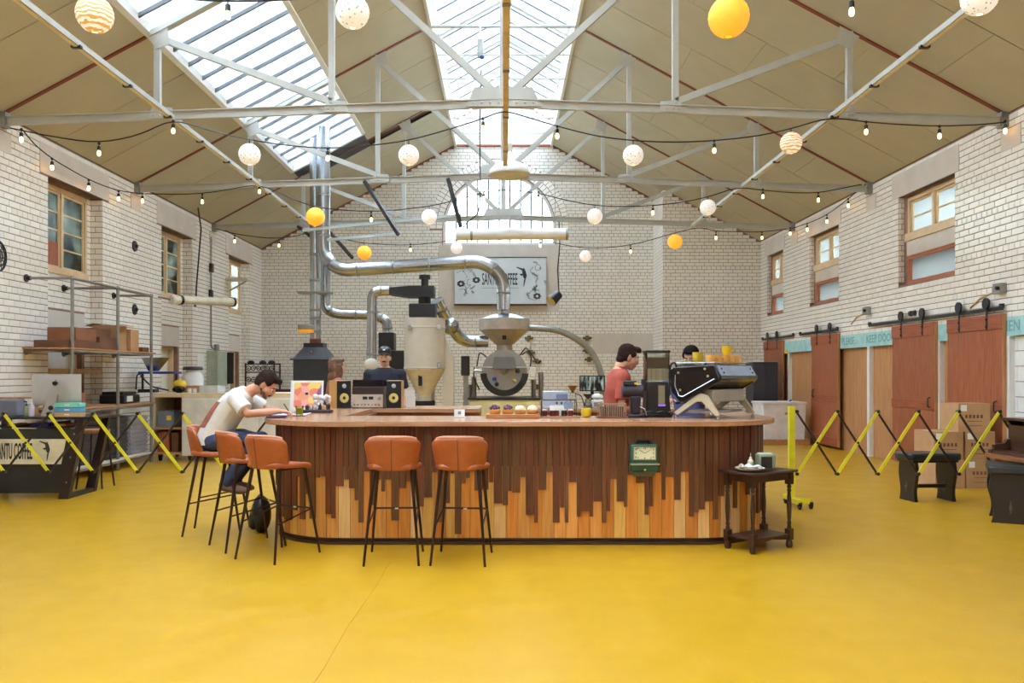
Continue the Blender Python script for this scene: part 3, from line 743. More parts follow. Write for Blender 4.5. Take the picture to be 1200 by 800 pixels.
MB().bx(-.098,-.09,-.112,-.1,.012,.128).bx(.09,.098,-.112,-.1,.012,.128).bx(-.09,.09,-.112,-.1,.012,.02).bx(-.09,.09,-.112,-.1,.12,.128).build('dial_bezel',m_steel,d)
for k in range(12):
    a=2*PI*k/12; x=max(-.075,min(.075,.11*math.sin(a))); z=.07+max(-.042,min(.042,.07*math.cos(a)))
    text('numeral',str(12 if k==0 else k),.024,m_black,(x,-.1075,z),d)
MB().bar((0,-.109,.07),(-.045,-.109,.098),.004,.004).build('hour_hand',m_black,d); MB().bar((0,-.109,.07),(.05,-.109,.1),.003,.003).build('minute_hand',m_black,d)
MB().cyl((0,-.125,-.07),(0,-.112,-.07),.01).build('keyhole',m_steel,tc_)
MB().tube([(-.06,-.02,.145),(-.04,-.03,.175),(.04,-.03,.175),(.06,-.02,.145)],.012,8).build('carry_handle',m_black,tc_)
# ------------------------------------------------------------------ small dark side table at the right of the bar
ax=math.atan2(.27,.407); m_dark=wood('dark_oak',(66,36,26),(44,24,18),.35,rnd=.05)
tb=T('side_table','small dark oak occasional table with turned legs beside the bar','table',(2.2,7.14,0),ax)
MB().bx(-.3,.29,-.19,.19,.655,.675).build('table_top',m_dark,tb,bevel=.005)
MB().bx(-.25,.25,-.15,-.13,.59,.655).bx(-.25,.25,.13,.15,.59,.655).bx(-.25,-.23,-.13,.13,.59,.655).bx(.23,.25,-.13,.13,.59,.655).build('apron',m_dark,tb)
for k in range(5): MB().lathe([(.012,0),(.02,.006),(.006,.012)],(-.1+.05*k,-.152,.62),8,'y').build('carved_boss',m_dark,tb)
prof=[(.022,0),(.022,.0),(.018,.02),(.014,.04),(.02,.055),(.014,.07),(.017,.1),(.021,.2),(.016,.3),(.013,.32),(.02,.335),(.013,.35),(.02,.365),(.014,.385),(.022,.40)]
for sx in (-1,1):
    for sy in (-1,1):
        l=MB().lathe([(r,z+.16) for r,z in prof],(sx*.235,sy*.135,0),12).bx(sx*.235-.026,sx*.235+.026,sy*.135-.026,sy*.135+.026,.55,.655).bx(sx*.235-.026,sx*.235+.026,sy*.135-.026,sy*.135+.026,.07,.165)
        l.lathe([(.02,0),(.03,.02),(.028,.05),(.02,.07)],(sx*.235,sy*.135,0),12); l.build('turned_leg',m_dark,tb)
MB().bx(-.25,.25,-.15,.15,.105,.12).build('lower_shelf',m_dark,tb,bevel=.004)
MB().prism([(-.21,.105),(-.21,.07),(0,.095),(.21,.07),(.21,.105)],-.145,-.13,'y').build('shelf_rail',m_dark,tb)
R2=Matrix.Rotation(ax,3,'Z')
def on_tb(x,y,z=.675): v=R2@Vector((x,y,0)); return (2.2+v.x,7.14+v.y,z)
pl_=T('folded_cloth','crumpled white cloth on a pale dish on the side table','cloth',on_tb(-.16,-.04,.679))
MB().lathe([(.0,.004),(.07,.001),(.12,.02),(.125,.028),(.11,.024),(.0,.012)],(0,0,0),24).build('dish',M('pale_dish',(214,206,190),.4),pl_)
rg2=random.Random(5)
MB().grid(lambda u,v:((u-.5)*.17+.01*math.sin(9*v),(v-.5)*.11,.03+.025*math.sin(7*u+2)*math.sin(6*v)+.012*math.cos(15*u*v)),14,12).build('cloth',m_wshirt,pl_,solid=.004)
bt=T('sauce_bottle','small clear squeeze bottle on the side table','bottle',on_tb(-.03,.06))
MB().lathe([(.022,0),(.026,.01),(.026,.07),(.014,.085)],(0,0,0),14).build('bottle_body',M('milky_plastic',(214,206,180),.4),bt); MB().lathe([(.013,.085),(.013,.1),(.004,.108),(.003,.14)],(0,0,0),10).build('nozzle',M('milky_plastic',(214,206,180),.4),bt)
nh=T('napkin_box','grey-green metal napkin dispenser on the side table','napkin dispenser',on_tb(.1,.02))
MB().prism([(-.07,0),(.08,0),(.088,.13),(-.062,.13)],-.06,.06,'y').build('case',M('sage_metal',(136,150,120),.45),nh,bevel=.012); MB().bx(-.045,.05,-.066,-.058,.01,.11).build('front_panel',m_black,nh,bevel=.01)
MB().bx(-.05,.06,-.04,.04,.13,.137).build('paper_napkin',m_white,nh)
# black backpack on the floor by the bar
bp=T('backpack','black backpack slumped against the bar behind the left stools','backpack',(-2.30,7.86,0),math.radians(-75))
MB().sph((0,0,.17),.17,(.8,.55,1.05),16,12).build('bag_body',m_black,bp); MB().sph((0,-.07,.11),.1,(.95,.5,.85),12,8).build('front_pocket',M('black_nylon',(36,36,38),.6),bp)
MB().tube([(-.05,0,.33),(-.03,0,.4),(.03,0,.4),(.05,0,.33)],.009,6).build('grab_handle',m_black,bp); MB().tube([(-.1,-.02,.05),(-.13,-.1,.16),(-.1,-.05,.3),(-.05,0,.36)],.012,6).build('shoulder_strap',M('grey_webbing',(120,120,118),.7),bp)
# ------------------------------------------------------------------ things on the bar
def on(px,Y,z=HC+.0015): return (PX(px,Y),Y,z)
m_red=M('dark_red_jam',(96,30,34),.3); m_yel=M('yellow_glaze',(226,190,40),.3); m_lime=M('lime_drink',(196,200,30),.15)
g=T('drink_glass','tumbler of lime-yellow drink on a dark coaster at the bar corner','glass',on(351,8.05))
MB().lathe([(.0,0),(.07,0),(.07,.006),(0,.006)],(0,0,0),4).build('coaster',m_dark,g); MB().lathe([(.034,.008),(.04,.1),(.037,.1),(.031,.014),(0,.014)],(0,0,0),18,caps=False).build('tumbler',m_clear,g); MB().lathe([(0,.012),(.031,.014),(.036,.078),(0,.078)],(0,0,0),18).build('drink',m_lime,g)
# notebook and pen under the writing man's hand
MB_=MB().bx(-.11,.1,-.07,.07,0,.012); nb_=T('notebook','closed dark purple notebook on the left end of the bar','notebook',on(324,7.72),.2); MB().bx(-.09,.09,-.06,.06,.0,.016).build('cover',M('purple_cover',(64,34,58),.5),nb_,bevel=.002); MB().bx(-.085,.088,-.056,.056,.003,.013).build('pages',m_white,nb_)
tag(link('drawing_sheet',MB().grid(lambda u,v:((u-.5)*.4,(v-.5)*.26,.004+.05*(u-.5)**2*v),8,6).mesh('drawing_sheet',M('lilac_paper',(206,198,222),.7)),None,0,.002),'lilac sheet of paper the seated man leans over','paper').location=on(338,8.25)
# record display
rd=T('record_sleeve','framed record sleeve with an orange and pink cover leaning on the bar','record sleeve',on(359,9.2),math.radians(4))
Rx=Matrix.Rotation(math.radians(-12),3,'X')
def abstract():
    m=M('abstract_sleeve_print',(222,150,110),.4); nt=m.node_tree; N=nt.nodes; L=nt.links; b=N['Principled BSDF']
    tc=N.new('ShaderNodeTexCoord'); v=N.new('ShaderNodeTexVoronoi'); v.inputs['Scale'].default_value=13; L.new(tc.outputs['Object'],v.inputs['Vector'])
    r=N.new('ShaderNodeValToRGB'); r.color_ramp.interpolation='CONSTANT'; r.color_ramp.elements[0].color=lin((226,150,110)); r.color_ramp.elements[1].position=.82; r.color_ramp.elements[1].color=lin((140,80,130))
    for p,c in ((.3,(232,196,96)),(.5,(236,160,150)),(.68,(226,120,92))): e=r.color_ramp.elements.new(p); e.color=lin(c)
    L.new(v.outputs['Color'],r.inputs[0]); L.new(r.outputs[0],b.inputs['Base Color']); return m
MB().box(Rx@Vector((0,0,.17)),(.36,.012,.34),Rx).build('frame',m_white,rd); MB().box(Rx@Vector((.01,-.0075,.175)),(.30,.003,.28),Rx).build('sleeve',abstract(),rd)
MB().bar((.0,.02,.2),(0,.14,.0),.03,.01).build('easel_leg',m_black,rd)
tr=T('bar_tray','dark tray of little jars and white ornaments beside the record sleeve','tray',on(372,8.75))
MB().bx(-.15,.15,-.09,.09,0,.03).build('tray_base',M('dark_tray',(50,36,40),.5),tr,bevel=.006)
for k,(x,y,h,c) in enumerate(((-.1,-.03,.06,m_dark),(-.05,-.05,.05,m_steel),(.02,.02,.07,m_dark),(.12,-.03,.075,m_dark),(.08,-.05,.06,m_card))):
    j=MB().lathe([(.02,.03),(.022,.03+h*.7),(.012,.03+h*.85)],(x,y,0),12).build('jar',c,tr); MB().lathe([(.013,.03+h*.85),(.013,.03+h)],(x,y,0),10).build('lid',m_steel,j)
rg3=random.Random(11); mm=MB()
for k in range(16): mm.sph((.02+rg3.uniform(-.06,.08),.03+rg3.uniform(-.03,.04),.08+rg3.uniform(-.03,.09)),rg3.uniform(.022,.035),nu=10,nv=6)
mm.build('white_shells',M('shell_white',(220,214,216),.5),tr)
# hi-fi
def speaker(px,Y,rz,label):
    s=T('bookshelf_speaker',label,'speaker',on(px,Y),rz,'bookshelf speakers of the hi-fi')
    MB().bx(-.09,.09,-.115,.13,0,.33).build('cabinet',wood('maple_veneer',(206,158,92),(188,140,78),.4,rnd=0),s,bevel=.004); MB().bx(-.088,.088,-.125,-.115,.004,.326).build('baffle',m_black,s)
    w=MB().lathe([(.075,0),(.078,-.012),(.066,-.012),(.055,-.004)],(0,-.125,.125),24,'y',caps=False).build('woofer_surround',m_dsteel,s)
    MB().lathe([(.056,-.005),(.02,.0),(0,.0)],(0,-.128,.125),24,'y').build('woofer_cone',M('yellow_cone',(214,190,104),.6),w); MB().sph((0,-.131,.125),.02,(1,.5,1)).build('dust_cap',m_black,w)
    MB().lathe([(.026,-.004),(.016,-.012),(0,-.014)],(0,-.125,.265),18,'y').build('tweeter',M('tweeter_grey',(170,168,170),.4),s)
speaker(398.5,9.9,math.radians(33),'maple-sided bookshelf speaker left of the amplifier, turned to the right'); speaker(463,9.95,0,'black-fronted bookshelf speaker right of the amplifier')
am=T('amplifier','silver hi-fi amplifier with two meters between the speakers','amplifier',on(433,9.98))
MB().bx(-.18,.18,-.13,.13,.012,.165).build('chassis',m_dsteel,am); f=MB().bx(-.18,.18,-.14,-.13,.012,.165).build('fascia',M('champagne_metal',(206,196,182),.35,.6),am)
for x in (-.03,.04): MB().bx(x-.028,x+.028,-.143,-.14,.105,.14).build('meter',m_black,f)
for k in range(8): MB().lathe([(.009 if k<6 else .014,0),(.009 if k<6 else .014,-.015)],(-.155+.042*k,-.14,.045),10,'y').build('knob',m_steel,f)
MB().lathe([(.024,0),(.022,-.02)],(.14,-.14,.12),14,'y').build('volume_knob',m_steel,f)
for x in (-.17,.17): MB().bx(x-.02,x+.02,-.1,.1,0,.012).build('foot',m_black,am)
tt=T('turntable','dark turntable with a smoked lid on top of the amplifier','turntable',on(433.5,10.0,HC+.168))
MB().bx(-.185,.185,-.16,.16,0,.09).build('plinth',M('dark_brown_plinth',(54,34,32),.4),tt,bevel=.004); MB().lathe([(.14,.09),(.14,.105),(.02,.107)],(-.03,0,0),28).build('platter',m_black,tt)
MB().tube([(.15,.09,.11),(.15,.0,.115),(.1,-.08,.11)],.005,6).build('tone_arm',m_steel,tt)
m_smoke=glass('smoked_acrylic',(120,100,120),.35)
MB().bx(-.18,.18,-.155,-.15,.09,.165).bx(-.18,.18,.15,.155,.09,.165).bx(-.18,-.175,-.15,.15,.09,.165).bx(.175,.18,-.15,.15,.09,.165).bx(-.18,.18,-.155,.155,.165,.17).build('smoked_lid',m_smoke,tt)
for k,(px,Y,h,z,lab) in enumerate(((481,10.1,.14,0,'white carton under the smaller one right of the hi-fi'),(480,10.1,.075,.142,'small white carton on top of a bigger one right of the hi-fi'))):
    b=MB().bx(-.055,.055,-.05,.05,0,h).build('carton',m_white,bevel=.002); tag(b,lab,'carton').location=on(px,Y,HC+.0015+z); MB().bx(-.012,.012,-.0515,.0515,h-.001,h+.001).build('tape',m_conc,b)
# card stand
cs=T('card_stand','small white card holder standing alone on the front of the bar','card holder',on(538.5,7.75))
MB().bx(-.052,.052,-.012,.03,0,.012).build('holder_foot',m_white,cs); MB().box((0,0,.043),(.1,.006,.068),Matrix.Rotation(math.radians(-10),3,'X')).build('card',m_white,cs); MB().box((0,-.005,.045),(.028,.003,.028),Matrix.Rotation(math.radians(-10),3,'X')).build('printed_square',M('grey_print',(120,118,122),.6),cs)
# pastries on a board
bd=tag(MB().prism(rrect(-.25,.25,-.11,.11,.03),0,.035,'z').build('serving_board',wood('serving_wood',(184,122,66),(164,102,52),.5,axis='x',rnd=0),bevel=.004),'oblong wooden serving board carrying four pastries','board'); bd.location=on(601,7.72)
for k,(px,lab) in enumerate(((580,'purple crumble-topped bun at the left end of the serving board'),(595,'purple crumble-topped bun second from the left on the serving board'),(609.7,'bun with pale icing, third from the left on the serving board'),(624,'bun with pale icing at the right end of the serving board'))):
    p=T('pastry',lab,'pastry',on(px,7.7,HC+.038),k*.7,'iced buns on the serving board')
    MB().lathe([(.043,0),(.052,.012),(.053,.03),(.048,.045)],(0,0,0),18).build('bun',M('golden_dough',(196,130,60),.6),p)
    if k<2:
        m=MB(); r_=random.Random(k)
        for q in range(26):
            a=r_.uniform(0,6.28); d=.048*math.sqrt(r_.random()); m.sph((d*math.cos(a),d*math.sin(a),.05+.028*(1-(d/.05)**2)),r_.uniform(.009,.015),nu=7,nv=5)
        m.build('purple_crumble',M('blackberry_crumble',(96,62,88),.7,var=.5,scale=60),p)
    else: MB().sph((0,0,.04),.051,(1,1,.8),16,10).build('icing',M('cream_icing',(232,214,184),.5),p)
# framed jam display
jd=T('jam_display','black wire-framed display of small jam jars on a wooden tray','display',on(654.5,7.78))
MB().bx(-.19,.19,-.1,.1,0,.016).build('tray',m_slab,jd)
for x in (-.16,.16):
    for y in (-.08,.08): MB().cyl((x,y,.016),(x,y,.165),.004,n=6).build('upright',m_black,jd)
for y in (-.08,.08): MB().cyl((-.16,y,.165),(.16,y,.165),.004,n=6).build('top_rail',m_black,jd)
for x in (-.16,.16): MB().cyl((x,-.08,.165),(x,.08,.165),.004,n=6).build('top_rail',m_black,jd)
for x,c in ((-.13,m_red),(-.06,m_red),(-.02,m_red),(.05,m_black),(.11,m_red)): j=MB().lathe([(.024,.017),(.026,.03),(.026,.06),(.02,.068)],(x,-.03,0),12).build('jar',c,jd); MB().lathe([(.023,.068),(.023,.078)],(x,-.03,0),12).build('lid',m_white,j)
MB().bx(-.08,.05,.0,.05,.017,.11).build('paper_bag',m_white,jd); MB().bx(.05,.14,.0,.02,.09,.14).build('price_card',M('blue_grey_card',(120,136,168),.5),jd)
cu=T('tea_cup','round yellow cup standing by the jam display','cup',on(687,7.85)); MB().lathe([(.03,0),(.045,.01),(.05,.05),(.044,.082),(.04,.08),(.045,.05),(.0,.015)],(0,0,0),20).build('cup',m_yel,cu); MB().lathe([(0,.075),(.04,.078)],(0,0,0),16).build('foam',m_white,cu)
bk=T('slatted_basket','square slatted basket of dark bags on a wooden tray beside the grinder','basket',on(717,7.72),.0)
MB().bx(-.14,.14,-.09,.09,0,.016).build('tray',wood('tray_teak',(134,78,46),(110,60,34),.5,rnd=0),bk)
for k in range(13):
    x=-.12+.02*k
    for y in (-.075,.075): MB().bx(x-.004,x+.004,y-.002,y+.002,.016,.125).build('slat',M('bamboo',(160,130,104),.5),bk)
for y in (-.075,.075): MB().bx(-.125,.125,y-.006,y+.006,.122,.134).build('rim',M('bamboo',(160,130,104),.5),bk)
for x in (-.122,.122): MB().bx(x-.004,x+.004,-.07,.07,.122,.134).build('rim',M('bamboo',(160,130,104),.5),bk)
for k in range(5): MB().bx(-.11+.045*k,-.075+.045*k,-.06,.06,.017,.105).build('dark_bag',M('brown_bag',(74,50,44),.6),bk)
# on-demand grinder (low, round)
sg=T('espresso_grinder','low purplish-black espresso grinder with a round motor, left of the tall grinder','grinder',on(743,7.8))
m_pb=M('purple_black',(40,32,44),.35)
MB().bx(-.075,.09,-.09,.09,0,.03).build('base',m_pb,sg,bevel=.01); MB().prism([(-.03,.03),(.05,.03),(.06,.2),(-.04,.2)],-.05,.05,'y').build('column',m_pb,sg,bevel=.012)
MB().cyl((-.115,0,.245),(.08,0,.245),.058,.062,n=24).build('motor_barrel',m_pb,sg); MB().bx(-.1,.02,-.05,.05,.3,.345).build('dosing_head',m_black,sg,bevel=.008); MB().bx(-.005,.02,-.055,-.05,.31,.33).build('yellow_tag',m_yel,sg); MB().tube([(.05,-.04,.1),(.09,-.07,.08),(.11,-.05,.02)],.008,6).build('portafilter_fork',m_steel,sg)
# tall grinder
bg_=T('coffee_grinder','tall black coffee grinder with a clear hopper of beans','grinder',on(769,7.93))
MB().prism([(-.115,.03),(.12,.03),(.095,.335),(-.105,.335)],-.11,.11,'y').build('body',m_black,bg_,bevel=.01); MB().bx(-.13,.13,-.12,.12,0,.03).build('base',m_dsteel,bg_,bevel=.006)
MB().bx(-.01,.07,-.116,-.105,.1,.31).build('chute_window',m_clear,bg_); MB().bx(.0,.06,-.114,-.106,.12,.3).build('ground_coffee',M('beige_panel',(196,186,164),.5),bg_); MB().bx(.0,.065,-.118,-.11,.105,.12).build('display_light',M('violet_display',(130,90,200),.4,emit=(130,90,220),estr=1.0),bg_)
m=MB(); 
for x in (-.105,.105): m.bx(x-.003,x+.003,-.1,.1,.34,.615)
for y in (-.1,.1): m.bx(-.105,.105,y-.003,y+.003,.34,.615)
m.build('hopper',m_clear,bg_); MB().bx(-.1,.1,-.095,.095,.46,.565).build('beans',M('coffee_beans',(92,54,34),.5,var=.6,scale=80),bg_); MB().bx(-.1,.1,-.095,.095,.345,.455).build('hopper_baffle',M('striped_baffle',(216,202,182),.5,var=.4,scale=4,stretch=(12,12,.1)),bg_)
MB().bx(-.115,.115,-.11,.11,.612,.632).build('hopper_lid',m_dsteel,bg_,bevel=.004); MB().bx(-.135,-.105,-.06,.06,.25,.36).build('side_knob_box',m_black,bg_,bevel=.006)
for x in (-.11,.0,.11): MB().tube([(x,-.13,.0),(x-.02,-.16,.05),(x+.03,-.17,.06),(x+.05,-.15,.0)],.008,6).build('black_hose',m_black,bg_)
# espresso machine
TH=-math.radians(45)
em=T('espresso_machine','black two-group espresso machine with steel back panel on cream legs','espresso machine',(1.80,7.98,HC+.0015),TH)
m_gl=M('gloss_black',(18,18,20),.15,coat=.5); m_crm=M('cream_leg',(184,170,142),.4)
WD=.66
MB().prism([(.02,.28),(.13,.15),(.5,.345),(.45,.485),(.045,.465),(.02,.43)],-WD/2+.012,WD/2-.012,'y').build('boiler_case',M('case_grey',(70,72,78),.35,.5),em)
sidep=[(.0,.30),(.015,.24),(.105,.145),(.14,.14),(.50,.335),(.515,.37),(.46,.49),(.03,.47),(.0,.44)]
for y0,y1 in ((-WD/2-.012,-WD/2+.012),(WD/2-.012,WD/2+.012)):
    sp=MB().prism(sidep,y0,y1,'y').build('side_panel',m_gl,em,bevel=.006)
    if y0<0:
        for u,v in ((.09,.42),(.37,.455),(.40,.39),(.11,.26)): MB().cyl((u,y0-.006,v),(u,y0,v),.011).build('bolt',M('brass_bolt',(214,200,140),.3,.8),sp)
        MB().tube([(.06,y0-.004,.40),(.055,y0-.004,.30),(.1,y0-.004,.205),(.14,y0-.004,.2),(.47,y0-.004,.365)],.005,6).build('chrome_line',m_steel,sp)
MB().prism([(.455,.47),(.52,.385),(.525,.395),(.47,.485)],-WD/2+.02,WD/2-.02,'y').build('back_panel',M('blue_steel',(150,160,184),.3,.6),em)
MB().prism([(.50,.335),(.53,.36),(.53,.395),(.505,.38)],-WD/2,WD/2,'y').build('back_bumper',m_gl,em,bevel=.005)
for y in (-.26,.26):
    for u,v in ((.489,.455),(.514,.42)): MB().sph((u,y,v),.009,nu=8,nv=5).build('screw',m_black,em)
tp=MB().bx(.04,.46,-WD/2+.01,WD/2-.01,.485,.492).build('cup_rail_top',m_dsteel,em)
for y in (-WD/2+.02,WD/2-.02): MB().cyl((.05,y,.51),(.45,y,.51),.005,n=6).build('cup_rail',m_steel,tp)
MB().cyl((.45,-WD/2+.02,.51),(.45,WD/2-.02,.51),.005,n=6).build('cup_rail',m_steel,tp)
for y0 in (-WD/2+.0,WD/2-.03):
    MB().prism([(.03,.05),(.07,.025),(.27,.155),(.33,.155),(.47,.03),(.50,.03),(.5,.05),(.38,.215),(.3,.235)],y0,y0+.03,'y').build('leg_frame',m_crm,em,bevel=.003)
    for u in (.045,.485): MB().lathe([(.018,0),(.018,.012),(.01,.02),(.01,.05)],(u,y0+.015,0),12).build('foot',m_steel,em)
MB().bx(.08,.4,-WD/2+.06,WD/2-.06,.05,.075).build('drip_tray',m_steel,em); MB().bx(.3,.42,-WD/2+.05,WD/2-.05,.15,.27).build('rear_tank',M('satin_grey',(176,168,156),.35,.4),em,bevel=.01)
for y in (-.15,.15):
    MB().cyl((.1,y,.22),(.1,y,.16),.038,n=16).build('group_head',m_steel,em); MB().cyl((.1,y,.15),(-.06,y,.13),.012,n=8).build('portafilter_handle',m_black,em)
for y in (-.29,.29): MB().tube(arcpts([(.05,y,.42),(.02,y,.52),(-.03,y,.50),(-.045,y,.2)],.05),.009,8).build('steam_wand',m_black,em)
def on_em(u,y,z=.494): v=Matrix.Rotation(TH,3,'Z')@Vector((u,y,0)); return (1.80+v.x,7.98+v.y,HC+.0015+z)
m_pgreen=M('pistachio_glaze',(190,196,120),.35); m_or=M('apricot_cup',(232,176,96),.4); m_mus=M('mustard_glaze',(206,176,60),.35)
def cup(name,label,loc,r,h,mat,n=1,handle=True,grp=None):
    t=T(name,label,'cup',loc,0,grp)
    for k in range(n): MB().lathe([(r*.6,k*h*.35),(r*.9,k*h*.35+h*.3),(r,k*h*.35+h),(r*.92,k*h*.35+h),(r*.8,k*h*.35+h*.3),(0,k*h*.35+h*.1)],(0,0,0),18).build('cup_body',mat,t)
    if handle: MB().tube([(r*.9,0,h*.8),(r*1.5,0,h*.7),(r*1.45,0,h*.35),(r*.85,0,h*.25)],r*.14,6).build('handle',mat,t)
t=T('saucer_stack','low stack of pistachio saucers at the front end of the machine top','saucers',on_em(.1,-.24,.496)); 
for k in range(3): MB().lathe([(.03,k*.009),(.06,k*.009+.012),(.058,k*.009+.014),(0,k*.009+.005)],(0,0,0),18).build('saucer',m_pgreen,t)
cup('coffee_cup','pair of stacked mustard cups beside the pistachio saucers',on_em(.19,-.17,.496),.05,.085,m_mus,2)
cup('coffee_cup','pale green cup in the middle of the machine top',on_em(.25,-.04,.496),.05,.07,m_pgreen,1)
for k,(u,y) in enumerate(((.38,-.26),(.38,-.15),(.39,-.04),(.385,.07),(.38,.18),(.28,.10),(.28,.21))):
    cup('coffee_cup',('apricot cup','apricot cup')[0]+[' nearest the left of the row on the machine back',' second from the left on the machine back',' third from the left on the machine back',' fourth from the left on the machine back',' at the right end of the machine back',' behind the middle of the apricot row',' behind the right end of the apricot row'][k],on_em(u,y,.496),.046,.085,m_or,1,True,'apricot cups on the espresso machine')
cup('milk_jug','yellow cup standing on top of the apricot cups',on_em(.385,.01,.494+.09),.045,.085,m_yel,1)
# things on the rear counter
br=T('water_boiler','pale blue-steel box brewer with three knobs on the rear counter','brewer',on(652,10.05))
MB().bx(-.16,.14,-.1,.12,0,.2).build('case',M('pale_blue_steel',(188,202,218),.35,.3),br,bevel=.008); MB().bx(-.01,.13,-.104,-.1,.1,.165).build('display_panel',M('panel_lilac',(126,134,168),.3),br)
for k in range(3): MB().lathe([(.014,0),(.012,-.02)],(.0+.055*k,-.1,.06),12,'y').build('knob',m_black,br)
po=T('pour_over_stand','wire pour-over stand holding a copper-coloured cone dripper','pour-over stand',on(671,9.84))
MB().lathe([(.012,.19),(.06,.27),(.056,.27),(.008,.19)],(0,0,0),18,caps=False).build('cone_dripper',M('amber_cone',(150,104,36),.35,.5),po); MB().lathe([(.03,.182),(.03,.19)],(0,0,0),14).build('ring',m_black,po)
for a in (0,2.1,4.2): MB().tube([(.03*math.cos(a),.03*math.sin(a),.185),(.045*math.cos(a),.045*math.sin(a),.09),(.06*math.cos(a),.06*math.sin(a),0)],.004,6).build('stand_leg',m_steel,po)
MB().tube(arcpts([(.03,0,.17),(.1,0,.16),(.13,0,.07),(.14,0,.02)],.04),.007,6).build('spout_arm',m_black,po)
dr=T('coffee_dripper','black cone dripper on a clear glass server on the rear counter','dripper',on(689,9.84)); MB().lathe([(.05,0),(.055,.02),(.03,.09),(.034,.11),(.031,.11),(.027,.09),(.05,.02)],(0,0,0),18,caps=False).build('server',m_clear,dr); MB().lathe([(.018,.112),(.06,.17),(.055,.17),(0,.115)],(0,0,0),18).build('cone',m_black,dr)
sc_=T('coffee_scale','white kitchen machine with a square dial on the rear counter','scale',on(700,9.9)); MB().bx(-.07,.07,-.07,.07,0,.1).build('body',m_white,sc_,bevel=.012); MB().bx(-.05,.05,-.074,-.07,.02,.07).build('dial',M('grey_dial',(130,124,120),.4),sc_); MB().lathe([(.03,.1),(.07,.13),(.06,.16),(0,.175)],(0,0,0),18).build('white_pan',m_white,sc_)
mo=T('monitor','black flat monitor showing a dark forest picture on the rear counter','monitor',on(694,10.4))
def forest():
    m=M('forest_picture',(60,80,60),.3); nt=m.node_tree; N=nt.nodes; L=nt.links; b=N['Principled BSDF']
    tc=N.new('ShaderNodeTexCoord'); mp=N.new('ShaderNodeMapping'); mp.inputs['Scale'].default_value=(26,1,6); L.new(tc.outputs['Object'],mp.inputs[0])
    v=N.new('ShaderNodeTexNoise'); v.inputs['Scale'].default_value=1; v.inputs['Detail'].default_value=3; L.new(mp.outputs[0],v.inputs['Vector'])
    r=N.new('ShaderNodeValToRGB'); r.color_ramp.elements[0].position=.45; r.color_ramp.elements[0].color=lin((14,22,18)); r.color_ramp.elements[1].position=.62; r.color_ramp.elements[1].color=lin((176,190,176))
    L.new(v.outputs[0],r.inputs[0]); L.new(r.outputs[0],b.inputs['Emission Color']); b.inputs['Emission Strength'].default_value=.7; b.inputs['Base Color'].default_value=(0,0,0,1)
    for l in list(b.inputs['Base Color'].links): L.remove(l)
    return m
MB().bx(-.16,.16,-.015,.015,.19,.39).build('bezel',m_black,mo,bevel=.003); MB().bx(-.145,.145,-.017,-.015,.205,.375).build('screen',forest(),mo); MB().bx(-.02,.02,0,.02,.01,.2).bx(-.09,.09,-.06,.06,0,.012).build('monitor_stand',m_black,mo)
# ------------------------------------------------------------------ roasting plant behind the bar
m_beige=M('beige_enamel',(196,186,170),.4,var=.05); m_rgrey=M('roaster_grey',(138,134,128),.4,.3); m_cyel=M('pale_yellow_enamel',(222,212,160),.45)
def dname(t,pts,r,name='duct',mat=None,rad=.2,n=18,joints=True):
    p=arcpts(pts,rad,6); MB().tube(p,r,n).build(name,mat or m_steel,t)
    if joints:
        L=0
        for a,b in zip(pts,pts[1:]):
            a=Vector(a);b=Vector(b);d=(b-a); k=max(1,int(d.length/.65))
            for i in range(1,k+1):
                q=a+d*((i-.5)/k); u=d.normalized(); MB().cyl(q-u*.02,q+u*.02,r*1.06,n=n).build('duct_collar',m_galv,t)
YR_=16.6
ro=T('coffee_roaster','big grey drum coffee roaster with a funnel hopper on a pale yellow base','coffee roaster',(PX(591,YR_),YR_,0))
k=YR_/F
def rp(px,py): return ((px-591)*k, PZ(py,YR_))
x0=rp(550,0)[0]; x1=rp(633,0)[0]; zb=PZ(468,YR_)
MB().bx(x0,x1,-.15,1.5,.06,zb).build('base_cabinet',m_cyel,ro,bevel=.015); MB().bx(x0-.03,x1+.03,-.18,1.53,zb,zb+.03).build('base_top',m_dsteel,ro)
for x in (x0+.1,x1-.1):
    for y in (0,1.3): MB().lathe([(.05,0),(.05,.06)],(x,y,0),10).build('foot',m_black,ro)
zc=PZ(436,YR_); rd_=26.5*k
MB().cyl((0,-.05,zc),(0,1.3,zc),rd_*.98,n=36).build('drum',m_rgrey,ro); fp=MB().cyl((0,-.12,zc),(0,-.05,zc),rd_*1.0,n=36).build('front_plate',M('front_plate_grey',(150,146,140),.35,.4),ro)
ring=MB(); n=30
for rr,yy in ():
    pass
a0=PI*1.02; a1=PI*1.98
outer=[(rd_*1.06*math.cos(a0+(a1-a0)*i/n),zc+rd_*1.06*math.sin(a0+(a1-a0)*i/n)) for i in range(n+1)]; inner=[(rd_*.78*math.cos(a1-(a1-a0)*i/n),zc+rd_*.78*math.sin(a1-(a1-a0)*i/n)) for i in range(n+1)]
MB().prism(outer+inner,-.16,-.11,'y').build('drum_rim',m_black,ro,False)
MB().sph((0,-.15,zc+.02),.075,(1,.6,1)).build('centre_boss',m_rgrey,ro)
MB().sph((-.2,-.15,zc-.13),.05).build('blue_knob',M('blue_knob',(50,60,150),.3),ro); MB().sph((-.15,-.14,zc-.24),.045).build('sight_plug',m_black,ro); MB().sph((.26,-.14,zc+.03),.05).build('sight_plug',m_dsteel,ro); MB().sph((.2,-.14,zc-.17),.04).build('brass_valve',M('brass_bolt',(214,200,140),.3,.8),ro)
